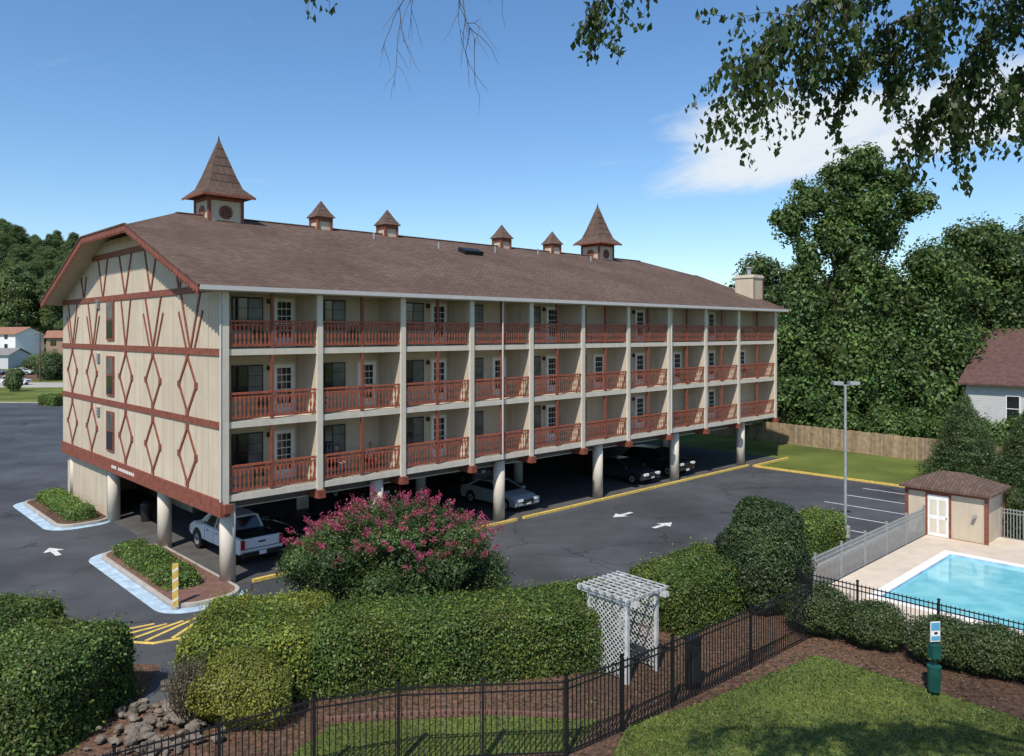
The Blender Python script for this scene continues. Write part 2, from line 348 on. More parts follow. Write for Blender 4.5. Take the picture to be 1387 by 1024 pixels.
b.obj('hatched_marking',loc=(BX,BY,0),rz=BA)
e=empty('yellow_marker_post',(-11.85,27.15,0),R(20)); b=MB()
b.box(-.1,.1,-.05,.05,0,1.6,M['yellow'])
for z in (.25,.6,.95,1.3): b.add([(-.1,-.054,z),(.1,-.054,z+.12),(.1,-.054,z+.2),(-.1,-.054,z+.08)],[(0,1,2,3)],M['white'])
b.cyl((0,0,0),.14,.12,M['concrete'],10); b.obj('post',e)
b=MB(); b.poly([(-24,24),(-24,6),(1.0,6),(1.6,16),(2.9,19.2),(5,20.3),(9.2,23.3),(11.2,21.3),(13,19.2),(16,14.5),(21.4,14.7),L2W(13.4,-15.7),L2W(27.3,-15.7),L2W(27.2,-14.62),L2W(14,-14.62),(3,26.7),(-1,24.8),(-8.2,24.3),(-8.5,20.5),(-9.7,20.0),(-10.3,22.6)],.008,M['mulch']); b.obj('mulch_bed')
LS=[(-5.4,17.2),(-2,17.6),(1.4,17.9),(2.2,19.4),(-.5,19.6),(-4.4,19.2)]
b=MB(); b.poly(LS,.014,M['grass']); b.obj('lawn_strip')
b=MB()
for i in range(30):
    x=-4.6+i*.215; y=19.35+.35*math.sin((x+4.6)*.45); b.obox((x,y,.05),(.095,.02*random.uniform(-1,1),0),(0,.05,0),(0,0,.05),M['brickred'])
b.obj('brick_edging')
bm=bmesh.new()
for i in range(190):
    x=-8.5+random.gauss(0,.7); y=18.9+random.gauss(0,1.5)
    r=random.uniform(.06,.18); mt=Matrix.Translation((x,y,r*.3+max(0,.15-.1*abs(y-18.9))))@Matrix.Rotation(random.random()*6,4,'Z')@Matrix.Diagonal((r,r*random.uniform(.6,1),r*random.uniform(.35,.7),1))
    q=bmesh.ops.create_icosphere(bm,subdivisions=2,radius=1,matrix=mt)
    for v in q['verts']: v.co+=Vector([random.uniform(-.14,.14)*r for _ in range(3)])
me=bpy.data.meshes.new('rock_pile'); bm.to_mesh(me); bm.free(); me.materials.append(M['rock']); link(me,'rock_pile')
def inpoly(x,y,poly):
    ins=np.zeros(len(x),bool); j=len(poly)-1
    for i in range(len(poly)):
        xi,yi=poly[i]; xj,yj=poly[j]
        c=((yi>y)!=(yj>y))&(x<(xj-xi)*(y-yi)/(yj-yi+1e-9)+xi); ins^=c; j=i
    return ins
def blades(name,poly,n,thin=.35):
    p=np.array(poly); x=rng.uniform(p[:,0].min(),p[:,0].max(),n); y=rng.uniform(p[:,1].min(),p[:,1].max(),n); k=inpoly(x,y,poly); x=x[k];y=y[k]
    P=np.stack([x,y,np.full(len(x),.03)],1); k=(lump(P,.9,1.)+.7*lump(P,2.3,3.)+rng.normal(size=len(x))*.3)>-thin-.3; P=P[k]; a=rng.random(len(P))*6.28; N=np.stack([np.cos(a),np.sin(a),.5+0*a],1)
    C=colors(P,(.098,.142,.034),.45,.4,.8,.6); me=leaf_mesh(name,P,N,.075*(.6+.8*rng.random(len(P))),C,M['leaf'],.35,droop=True); link(me,name)
blades('grass',[(1.0,13.5),(1.7,16.2),(2.95,19.2),(5,20.3),(9.2,23.3),(11.2,21.3),(13,19.2),(16,14.5)],70000,.2)
blades('grass',LS,9000,.0)
def litter(n,x0,x1,y0,y1,base,sz,name,excl=True):
    P=np.stack([rng.uniform(x0,x1,n),rng.uniform(y0,y1,n),np.full(n,.03)],1)
    if excl:
        k=~inpoly(P[:,0],P[:,1],[(1.0,6),(1.6,16),(2.9,19.2),(5,20.3),(9.2,23.3),(11.2,21.3),(13,19.2),(16,6)]); P=P[k]
    N=rng.normal(size=P.shape)*.35+np.array([0,0,1]); C=colors(P,base,.5,.2,1,.3)
    link(leaf_mesh(name,P,N,sz*(.5+rng.random(len(P))),C,M['leaf'],.45),name)
litter(11000,-9,13,14.5,25,(.15,.10,.065),.07,'mulch_chips')
litter(4500,-9,13,14.5,25,(.08,.11,.035),.09,'weeds')
litter(2200,1,14,13.5,23,(.19,.14,.07),.06,'fallen_leaves',False)

# ---------------------------------------------------------------- BUILDING
bd=empty('motel_building',(BX,BY,0),BA)
L,D=43.3,22.3; FL=[3.5,6.3,9.1]; ZE=11.5; SL=.372; OV=.4; XO=1.0
def zroof(y): return ZE+SL*(min(y,D-y)+OV)
CUTY=7.8; CUTZ=ZE+SL*(CUTY+OV); RZ=ZE+SL*(D/2+OV)
divs=[0,4.15,8.38,12.5,16.65,20.8,24.95,29.15,33.45,37.75,L]
b=MB(); st=M['stucco']
def gable(x0,x1):
    prof=[(0,3.2),(D,3.2),(D,zroof(0)-.16),(D-CUTY,CUTZ-.16),(CUTY,CUTZ-.16),(0,zroof(0)-.16)]
    vs=[(x0,y,z) for y,z in prof]+[(x1,y,z) for y,z in prof]; n6=6
    b.add(vs,[tuple(range(6)),tuple(range(6,12))[::-1]]+[(i,(i+1)%6,6+(i+1)%6,6+i) for i in range(6)],st)
gable(0,.22); gable(L-.22,L)
b.box(.22,L-.22,1.75,D-.01,3.24,11.5,M['stucco_in'])
b.obj('walls',bd)
b=MB()
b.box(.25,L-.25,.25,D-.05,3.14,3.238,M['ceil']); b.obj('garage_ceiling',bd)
b=MB()
for i,x in enumerate(divs):
    if 0<i<10: b.box(x-.10,x+.10,.05,1.75,3.24,11.5,M['stucco'])
    xa=max(x,.13); xa=min(xa,L-.13)
    b.box(xa-.13,xa+.13,-.07,.05,3.2,11.48,M['trimw'])
b.obj('partition_walls',bd)
b=MB()
for f in FL:
    for i in range(10): 
        b.box(divs[i]+.132,divs[i+1]-.132,-.01,1.74,f-.24,f,M['trimw'])
for i in range(10): b.box(divs[i]+.132,divs[i+1]-.132,0,1.74,11.3,11.48,M['trimw'])
b.obj('balcony_slabs',bd)
b=MB()
for i,x in enumerate(divs):
    xa=min(max(x,.2),L-.2); b.box(xa-.17,xa+.17,-.22,2.2 if 0<i<10 else .2,2.86,3.19,M['red'])
for f in FL:
    for i in range(10):
        xm=(divs[i]+divs[i+1])/2; b.box(xm-.06,xm+.06,-.005,.115,f+.001,f+2.56 if f<9 else 11.299,M['red'])
b.obj('posts_and_beam_ends',bd)
b=MB(); rr=M['redrail']
prof=[(-.052,0),(.052,0),(.052,.12),(.016,.2),(.05,.33),(.05,.40),(.016,.52),(.052,.64),(.052,.78),(-.052,.78),(-.052,.64),(-.016,.52),(-.05,.40),(-.05,.33),(-.016,.2),(-.052,.12)]
for f in FL:
    for i in range(10):
        xm=(divs[i]+divs[i+1])/2
        for x0,x1 in ((divs[i]+.135,xm-.062),(xm+.062,divs[i+1]-.135)):
            b.box(x0,x1,.0,.09,f+1.04,f+1.12,rr); b.box(x0,x1,.02,.07,f+.90,f+.96,rr); b.box(x0,x1,.02,.07,f+.10,f+.17,rr)
            n_=int((x1-x0)/.165); sp_=(x1-x0)/n_
            for k in range(n_):
                c=x0+sp_*(k+.5)
                vs=[(c+p,.015,f+.13+q) for p,q in prof]
                b.add(vs,[tuple(range(len(prof)))],rr)
                b.box(c-.02,c+.02,.03,.06,f+.95,f+1.04,rr)
b.obj('railings',bd,recalc=False)
b=MB(); Y=1.75
for j,f in enumerate(FL):
    for i in range(10):
        d0=divs[i]
        w0,w1=d0+1.15,d0+2.5
        if i%2==1: w0,w1=d0+.95,d0+2.3
        z0,z1=f+.75,f+2.1
        b.box(w0,w1,Y-.045,Y-.002,z0,z1,M['dark']); 
        b.box(w0+.06,(w0+w1)/2-.03,Y-.055,Y-.046,z0+.06,z1-.06,M['glass']); b.box((w0+w1)/2+.03,w1-.06,Y-.055,Y-.046,z0+.06,z1-.06,M['blind'])
        for k in (1,2): b.box(w0+.06,w1-.06,Y-.062,Y-.056,z0+k*(z1-z0)/3-.012,z0+k*(z1-z0)/3+.012,M['dark'])
        if i%2==0 or j==1:
            a0=d0+2.95; a1=a0+.95
            b.box(a0-.08,a1+.08,Y-.04,Y-.001,f+.001,f+2.18,M['trimw']); b.box(a0,a1,Y-.075,Y-.041,f+.02,f+2.08,M['white'])
            for r_ in range(5):
                for c_ in range(3):
                    ga=a0+.16+c_*.215; gb_=f+.42+r_*.31
                    b.box(ga,ga+.19,Y-.085,Y-.076,gb_,gb_+.275,M['glass'])
            b.cyl((a1-.08,Y-.13,f+1.0),.03,.05,M['silver'],8,axis='y')
        if i%2==0: b.box(d0+2.68,d0+2.8,Y-.14,Y-.002,f+1.85,f+2.05,M['dark'])
b.obj('windows_and_doors',bd)
chairm=[M['dark'],M['white'],mat('green_chair',(.03,.10,.06),.5)]
random.seed(3)
for j,f in enumerate(FL):
    for i in range(10):
        if random.random()<.45 and not (j==0 and i==1):
            x=divs[i]+random.uniform(.6,3.2); y=random.uniform(.6,1.1); cm_=random.choice(chairm); b=MB()
            b.box(x-.25,x+.25,y-.22,y+.22,f+.38,f+.42,cm_); b.box(x-.25,x+.25,y+.22,y+.25,f+.42,f+.9,cm_)
            for px in (-.23,.23):
                for py in (-.2,.2): b.box(x+px-.015,x+px+.015,y+py-.015,y+py+.015,f,f+.38,cm_)
                b.box(x+px-.02,x+px+.02,y-.2,y+.2,f+.6,f+.63,cm_); b.box(x+px-.015,x+px+.015,y-.2,y-.17,f+.42,f+.6,cm_)
            b.obj('patio_chair',None,(BX,BY,0),BA)
b=MB(); red=M['red']
def gb(y0,y1,z0,z1,t=.05,m=None): b.box(-t,-.001,y0,y1,z0,z1,m or red)
def gp(y0,z0,y1,z1,w=.13,t=.04):
    h=math.hypot(y1-y0,z1-z0)
    b.obox((-t/2-.002,(y0+y1)/2,(z0+z1)/2),(t/2,0,0),(0,(y1-y0)/2,(z1-z0)/2),(0,-(z1-z0)/h*w/2,(y1-y0)/h*w/2),red)
b.box(-.09,-.001,-.08,D+.05,2.72,3.36,red)
b.box(-.08,.3,-.09,-.071,2.72,3.19,red)
for z in (6.05,8.85): gb(-.06,D+.02,z,z+.27)
gb(-.05,D,11.33,11.60); 
gb(5.9,D-5.9,13.5,13.78)
for z in (4.7,7.6):
    for y in (3.3,7.3,11.0,16.5,20.2):
        hh=1.15; hw=.92
        gp(y-hw,z,y,z+hh); gp(y,z+hh,y+hw,z); gp(y+hw,z,y,z-hh); gp(y,z-hh,y-hw,z)
        gb(y-.12,y+.12,z+hh-.1,z+hh+.14,.06); gb(y-.12,y+.12,z-hh-.14,z-hh+.1,.06)
        gb(y-hw-.1,y-hw+.14,z-.13,z+.13,.06); gb(y+hw-.14,y+hw+.1,z-.13,z+.13,.06)
for y,k in ((3.0,1.0),(7.3,1.0),(11.0,.7),(16.3,.9),(20.2,.9)):
    gp(y-k,11.33,y-.05,9.12); gp(y+.05,9.12,y+k,11.33)
    if k>.8: gp(y+k*.45,9.12,y+k*1.25,10.6,.10); gp(y-k*.45,9.12,y-k*1.25,10.6,.10)
for y,k in ((4.2,.5),(7.6,.8),(11.1,.9),(14.6,.8),(18,.5)):
    zt=13.5 if 6<y<16.3 else zroof(y)-.5
    gp(y-k,zt,y-.05,11.6); gp(y+.05,11.6,y+k,zt)
for k in range(1,18):
    y=k*1.22; 
    if y<D-.3: 
        for z0,z1 in ((3.36,6.05),(6.32,8.85),(9.12,11.33)): b.box(-.006,-.001,y-.014,y+.014,z0,z1,M['seam'])
for f in FL:
    b.box(-.07,-.001,12.75,13.9,f+.25,f+2.25,red); b.box(-.08,-.071,12.87,13.78,f+.35,f+1.25,M['glass']); b.box(-.08,-.071,12.87,13.78,f+1.33,f+2.15,M['blind'])
    for k in range(6): b.box(-.10,-.001,15.1,15.6,f+1.9+k*.08,f+1.94+k*.08,M['silver'])
for k in range(13):
    if k==9: continue
    y=9.6+k*.26; b.box(-.115,-.091,y,y+.14,2.98,3.12,M['white'])
b.obj('half_timbering',bd)
b=MB(); x0,x1=-XO,L+XO; T=.16
top=[(x0,-OV,ZE),(x1,-OV,ZE),(x1,CUTY,CUTZ),(L-2.4,D/2,RZ),(2.4,D/2,RZ),(x0,CUTY,CUTZ),(x0,D+OV,ZE),(x1,D+OV,ZE),(x1,D-CUTY,CUTZ),(x0,D-CUTY,CUTZ)]
b.add(top,[(0,1,2,3,4,5),(6,9,4,3,8,7),(5,4,9),(2,8,3)],M['shingle'])
bot=[(x,y,z-T) for x,y,z in top]
b.add(bot,[(5,4,3,2,1,0),(7,8,3,4,9,6),(9,4,5),(3,8,2)],M['stucco_in'])
b.obj('roof',bd,recalc=False)
b=MB(); b.beam((2.4,D/2,RZ+.01),(L-2.4,D/2,RZ+.01),.3,.05,M['shingle']); b.obj('ridge_cap',bd)
b=MB()
b.box(x0-.02,x1+.02,-OV-.12,-OV-.001,ZE-.17,ZE+.0,M['gutter']); b.box(x0-.02,x1+.02,D+OV+.001,D+OV+.1,ZE-.17,ZE,M['gutter'])
b.box(x0,x1,-OV,-.075,ZE-.2,ZE-.17,M['trimw'])
b.obj('gutters',bd)
b=MB()
for xs,sg in ((x0,-1),(x1,1)):
    path=[(-OV-.1,ZE-.04),(CUTY,CUTZ),(D-CUTY,CUTZ),(D+OV+.1,ZE-.04)]
    for (ya,za),(yb,zb) in zip(path[:-1],path[1:]):
        Ld=math.hypot(yb-ya,zb-za); d=Vector((0,(yb-ya)/Ld,(zb-za)/Ld)); nn=Vector((0,-d.z,d.y))
        c=Vector((xs+sg*.03,(ya+yb)/2,(za+zb)/2))-nn*.13
        b.obox(c,(.028,0,0),d*Ld/2,nn*.15,red)
        b.obox(c+Vector((sg*.02,0,0))+nn*.15,(.045,0,0),d*Ld/2,nn*.035,M['shingle'])
        k=int(Ld/.3)
        for i in range(k):
            q=Vector((xs+sg*.03,ya,za))+d*(Ld*(i+.5)/k)-nn*.31; b.obox(q,(.02,0,0),d*.085,nn*.05,red)
b.obj('barge_boards',bd)
def spire(x,base,flare,zb,zf,zt,big):
    b=MB(); h=base/2; y=D/2
    b.box(x-h,x+h,y-h,y+h,zb,zf,M['stucco'])
    for a,c in ((-1,-1),(1,-1),(1,1),(-1,1)):
        b.box(x+a*h-.07,x+a*h+.07,y+c*h-.07,y+c*h+.07,zb,zf-.003,red)
    b.box(x-h-.06,x+h+.06,y-h-.06,y+h+.06,zf-.22,zf-.002,red)
    F=flare/2
    H=zt-zf
    prof=[(F,0),(F,.05),(F*.66,H*.16),(F*.47,H*.38),(F*.22,H*.72),(.02,H)] if big else [(F,0),(F,.04),(F*.62,H*.36),(.015,H)]
    vs=[]
    for r_,z in prof:
        for a,c in ((-1,-1),(1,-1),(1,1),(-1,1)): vs.append((x+a*r_,y+c*r_,zf+z))
    fs=[(0,3,2,1)]+[(4*i+k,4*i+(k+1)%4,4*i+4+(k+1)%4,4*i+4+k) for i in range(len(prof)-1) for k in range(4)]+[tuple(range(4*len(prof)-4,4*len(prof)))]
    b.add(vs,fs,M['shingle'])
    if big:
        b.cyl((x,y,zt-.05),.05,.25,M['dark'],6,.01)
        b.box(x-F-.02,x+F+.02,y-F-.02,y-F,zf-.07,zf+.05,red); b.box(x-F-.02,x-F,y-F,y+F+.02,zf-.07,zf+.05,red)
        b.cyl((x,y-h-.04,zf-.8),.36,.038,red,20,axis='y'); 
        for k in range(-2,3): b.box(x-.25,x+.25,y-h-.055,y-h-.041,zf-.8+k*.1-.02,zf-.8+k*.1+.02,M['dark'])
        b.cyl((x-h-.04,y,zf-.8),.36,.038,red,20,axis='x')
        b.box(x-.45,x+.45,y-h-.012,y-h-.002,zf-1.32,zf-1.25,red)
    return b.obj('spire' if big else 'cupola',bd)
spire(4.6,1.75,2.75,14.9,16.75,19.9,True); spire(35.4,1.75,2.75,14.9,16.75,19.9,True)
for x in (10.6,15.2,24.9,30.1): spire(x,.85,1.2,15.2,16.35,17.35,False)
b=MB()
b.obox((19.5,8.2,zroof(8.2)+.14),(.75,0,0),(0,.35,.13),(0,-.05,.13),M['dark'])
for x,y in ((17.4,8.8),(13.2,9.6),(22.5,9.2),(27.3,9.9),(32.4,9.3)): b.cyl((x,y,zroof(y)-.1),.06,.5,M['silver'],8)
b.obj('roof_vents',bd)
b=MB(); b.box(L+.02,L+1.5,1.9,3.5,3.2,14.3,st); b.box(L-.05,L+1.57,1.83,3.57,14.05,14.2,M['trimw']); b.box(L+.0,L+.12,1.88,1.9,3.3,14,red); b.box(L+1.4,L+1.52,1.88,1.9,3.3,14,red)
b.cyl((L+.75,2.7,14.3),.16,.55,M['silver'],10); b.cyl((L+.75,2.7,14.85),.26,.1,M['silver'],10); b.obj('chimney',bd)
b=MB()
for t in (.45,7.3,14.8,22.7,30.5,38.9):
    for s_ in (.5,7.2,14.4,21.4):
        if s_==.5 or t<1 or s_<15: b.cyl((t,s_,0),.3,3.15,M['trimw'],24)
o=b.obj('columns',bd)
for f_ in o.data.polygons: f_.use_smooth=abs(f_.normal.z)<.5
b=MB()
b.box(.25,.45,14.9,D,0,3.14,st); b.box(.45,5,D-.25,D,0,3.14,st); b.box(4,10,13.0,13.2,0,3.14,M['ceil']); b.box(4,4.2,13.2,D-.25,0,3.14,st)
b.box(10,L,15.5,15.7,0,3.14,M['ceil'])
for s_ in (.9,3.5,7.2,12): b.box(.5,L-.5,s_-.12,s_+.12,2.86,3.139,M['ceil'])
b.tube([(.6,1.5,2.7),(L-1,1.5,2.7)],[.05,.05],M['white'],8); b.tube([(.6,4.8,2.65),(L-1,4.8,2.65)],[.04,.04],M['red'],8)
b.obj('ground_floor_walls_and_pipes',bd)
b=MB(); b.cyl((-.06,-.05,3.3),.045,8.1,M['gutter'],8); b.cyl((14.5,-.12,3.3),.04,8.1,M['gutter'],8); b.cyl((29.3,-.12,3.3),.04,8.1,M['gutter'],8); b.obj('downpipes',bd)

x,y=L2W(1.6,13.0); e=empty('trash_can',(x,y,0),0); b=MB(); b.cyl((0,0,0),.26,.85,M['dark'],16,.3); b.cyl((0,0,.85),.32,.08,M['dark'],16,.3); b.cyl((0,0,.93),.28,.15,M['dark'],16,.12); b.obj('can',e)
# ---------------------------------------------------------------- fences
def bar_fence(name,pts,h=1.75,sp=.125,m=None,pr=.011,post=.04,every=2.4,rails=(.12,-.22,-.06)):
    m=m or M['dark']; b=MB()
    for a,c in zip(pts[:-1],pts[1:]):
        a=Vector((a[0],a[1],0)); c=Vector((c[0],c[1],0)); Ld=(c-a).length; d=(c-a)/Ld
        for r_ in rails:
            z=r_ if r_>0 else h+r_
            b.beam(a+Vector((0,0,z)),c+Vector((0,0,z)),.028,.032,m)
        n_=int(Ld/sp)
        for i in range(n_):
            p=a+d*(Ld*(i+.5)/n_); b.obox((p.x,p.y,h/2+.03),d*pr,(-d.y*pr,d.x*pr,0),(0,0,h/2-.03),m)
        k=max(1,round(Ld/every))
        for i in range(k+1):
            p=a+d*(Ld*i/k); b.obox((p.x,p.y,(h+.08)/2),d*post,(-d.y*post,d.x*post,0),(0,0,(h+.08)/2),m); b.obox((p.x,p.y,h+.1),d*(post+.01),(-d.y*(post+.01),d.x*(post+.01),0),(0,0,.02),m)
    return b.obj(name)
bar_fence('metal_fence',[(-9.2,13.9),(-7.58,14.7),(-5.98,15.75),(-4.31,16.8),(-2.56,17.4),(1.24,17.7),(2.68,18.8),(4.16,20.0),(6.9,22.3),(9.54,24.6),(9.75,26.9)],h=1.78,post=.03)
bar_fence('pool_fence',[L2W(13.4,-15.9),L2W(13.4,-33)],h=1.5,post=.03)
bar_fence('galvanised_fence',[L2W(13.5,-15.8),L2W(27.3,-15.8)],h=1.4,m=M['silver'],pr=.012,post=.035,every=2.3,sp=.11)
bar_fence('galvanised_fence',[L2W(29.5,-18.4),L2W(29.5,-33)],h=1.5,m=M['silver'],pr=.014,post=.035)
b=MB(); a=Vector((*L2W(53.5,20),0)); c=Vector((*L2W(49.5,-17.5),0)); Ld=(c-a).length; d=(c-a)/Ld; nn=Vector((-d.y,d.x,0)); n_=int(Ld/.15)
wm=[M['wood'],mat('weathered_wood_2',(.25,.185,.12),.85,.3,3),mat('weathered_wood_3',(.34,.25,.155),.85,.3,3)]
for i in range(n_):
    p=a+d*(i*.15+.07); h=1.75+random.uniform(-.03,.03); b.obox((p.x,p.y,h/2),d*.07,nn*.012,(0,0,h/2),random.choice(wm))
for z in (.35,1.4): b.obox(((a+c)/2)+Vector((0,0,z))+nn*.035,d*Ld/2,nn*.02,(0,0,.045),M['wood'])
b.obj('wooden_fence')
# ---------------------------------------------------------------- pool
e=empty('swimming_pool',(BX,BY,0),BA); b=MB()
b.box(13.55,29.4,-17.4,-15.9,0,.12,M['deck']); b.box(13.55,16.5,-33,-17.4,0,.12,M['deck']); b.box(25.0,29.4,-33,-17.4,0,.12,M['deck']); b.box(16.5,25.0,-33,-30.2,0,.12,M['deck'])
b.obj('deck',e)
b=MB(); 
for q in ((16.5,16.85,-30.2,-17.4),(24.65,25.0,-30.2,-17.4),(16.85,24.65,-17.75,-17.4),(16.85,24.65,-30.2,-29.85)): b.box(*q,0,.16,M['white'])
b.obj('coping',e,bevel=.02)
b=MB(); 
for q in ((16.851,16.87,-29.85,-17.75),(24.63,24.649,-29.85,-17.75),(16.87,24.63,-17.77,-17.751)): b.box(*q,.03,.13,M['blue'])
b.obj('tile_band',e)
b=MB(); b.poly([(16.85,-29.85),(24.65,-29.85),(24.65,-17.75),(16.85,-17.75)],.05,M['water']); b.obj('water',e)
b=MB()
for yy_ in (-22.2,-22.7):
    b.tube([(24.3,yy_,.0),(24.4,yy_,.7),(24.7,yy_,.95),(25.0,yy_,.9),(25.2,yy_,.1)],[.025]*5,M['silver'],8)
b.obj('ladder',e)
e=empty('pool_shed',(*L2W(27.4,-18.4),0),BA); b=MB(); wx,wy=2.6,3.4
b.box(0,wx,0,wy,.0,2.35,st); b.obj('walls',e)
b=MB()
for px,py in ((0,0),(0,wy),(wx,0),(wx,wy)): b.box(px-.07,px+.07,py-.07,py+.07,0,2.3,red)
b.box(-.03,-.001,.07,wy-.07,2.15,2.34,red); b.box(.07,wx-.07,-.03,-.001,2.15,2.34,red); b.box(-.03,-.001,.07,wy-.07,.0,.14,red)
d0=1.55
b.box(-.05,-.002,d0-.1,d0+1.0,.12,2.15,red); b.box(-.075,-.051,d0,d0+.9,.14,2.06,M['white'])
for z0,z1 in ((.3,.95),(1.15,1.85)):
    for q in (.1,.5): b.box(-.083,-.076,d0+q,d0+q+.3,z0,z1,M['trimw'])
b.cyl((-.12,d0+.08,1.05),.035,.05,M['silver'],8,axis='x'); b.cyl((-.25,.45,1.35),.08,.2,M['silver'],8,axis='x')
b.obj('trim_and_door',e)
b=MB(); o_=.28; ze=2.3; zr=3.05
vs=[(-o_,-o_,ze),(wx+o_,-o_,ze),(wx+o_,wy+o_,ze),(-o_,wy+o_,ze),(-o_,-o_,ze+.12),(wx+o_,-o_,ze+.12),(wx+o_,wy+o_,ze+.12),(-o_,wy+o_,ze+.12),(wx/2,wx/2-.1,zr),(wx/2,wy-wx/2+.1,zr)]
b.add(vs,[(3,2,1,0),(0,1,5,4),(1,2,6,5),(2,3,7,6),(3,0,4,7),(4,5,8),(5,6,9,8),(6,7,9),(7,4,8,9)],M['shingle']); b.obj('roof',e)
e=empty('parking_lamp_post',(15.9,36.8,0),0); b=MB(); b.cyl((0,0,0),.22,.5,M['concrete'],16); b.cyl((0,0,.5),.075,6.75,M['silver'],12,.055)
b.beam((-.35,0,7.22),(.35,0,7.22),.05,.05,M['silver']); b.obj('pole',e)
b=MB(); b.box(-.62,-.16,-.2,.2,7.25,7.4,M['silver']); b.box(.16,.62,-.2,.2,7.25,7.4,M['silver']); b.box(-.57,-.21,-.15,.15,7.235,7.249,M['white']); b.box(.21,.57,-.15,.15,7.235,7.249,M['white']); b.obj('lamp_heads',e,bevel=.02)
# ---------------------------------------------------------------- arbor
e=empty('garden_arbor',(3.2,22.3,0),R(42)); b=MB(); w=M['woodw']; hw,hd=.65,.95
for px in (-hw,hw):
    for py in (-hd+.25,hd-.25): b.box(px-.05,px+.05,py-.05,py+.05,0,2.3,w)
for px in (-hw,hw): b.box(px-.08,px-.051,-hd-.15,hd+.15,2.22,2.36,w); b.box(px+.051,px+.08,-hd-.15,hd+.15,2.22,2.36,w)
for k in range(7):
    y=-hd+.05+k*(2*hd-.1)/6; b.box(-hw-.3,hw+.3,y-.015,y+.015,2.363,2.44,w)
for k in range(9):
    x=-hw-.2+k*(2*hw+.4)/8; b.box(x-.012,x+.012,-hd,hd,2.443,2.47,w)
def lattice(b,o,ux,wd,z0,z1,step=.15,m=None):
    ux=Vector(ux); H=z1-z0; nn=Vector((-ux.y,ux.x,0))
    k=-H
    while k<wd:
        for sg in (1,-1):
            q0=max(0,-k); q1=min(H,wd-k)
            if q1>q0:
                xa,xb=k+q0,k+q1; za,zb=z0+q0,z0+q1
                if sg<0: xa,xb=wd-xa,wd-xb
                pa=Vector(o)+ux*xa+Vector((0,0,za)); pb=Vector(o)+ux*xb+Vector((0,0,zb)); off=nn*(.006*sg)
                dd=(pb-pa); up=nn.cross(dd).normalized()
                b.obox((pa+pb)/2+off,dd/2,nn*.004,up*.015,m or w)
        k+=step
lattice(b,(hw,-hd+.30,0),(0,1,0),2*hd-.60,.1,2.2)
lattice(b,(-hw,-hd+.30,0),(0,1,0),2*hd-.60,.1,2.2)
b.obj('frame_and_lattice',e)
e=empty('utility_pedestal',(4.95,21.1,0),R(30)); b=MB(); b.box(-.19,.19,-.12,.12,0,1.35,M['dark']); b.box(-.21,.21,-.14,.14,1.35,1.42,M['dark']); b.box(-.15,.15,-.13,-.121,.2,1.2,mat('grey_panel',(.05,.05,.05),.6)); b.obj('box',e,bevel=.015)
green=mat('green_plastic',(.012,.075,.06),.4); bluesign=mat('blue_sign',(.10,.32,.50),.5)
e=empty('pet_waste_station',(11.35,20.75,0),R(8)); b=MB(); b.cyl((0,0,0),.035,1.95,green,8); b.box(-.14,.14,-.06,-.035,1.45,1.98,M['white']); b.box(-.125,.125,-.065,-.061,1.75,1.96,bluesign); b.box(-.125,.125,-.065,-.061,1.48,1.6,bluesign)
b.obox((.01,-.067,1.68),(.05,0,0),(0,.002,0),(0,0,.03),M['dark'])
b.box(-.13,.13,-.13,.1,1.0,1.36,green); b.cyl((0,-.01,.12),.15,.62,green,14,.17); b.cyl((0,-.01,.74),.18,.05,green,14); b.obj('station',e,bevel=.008)

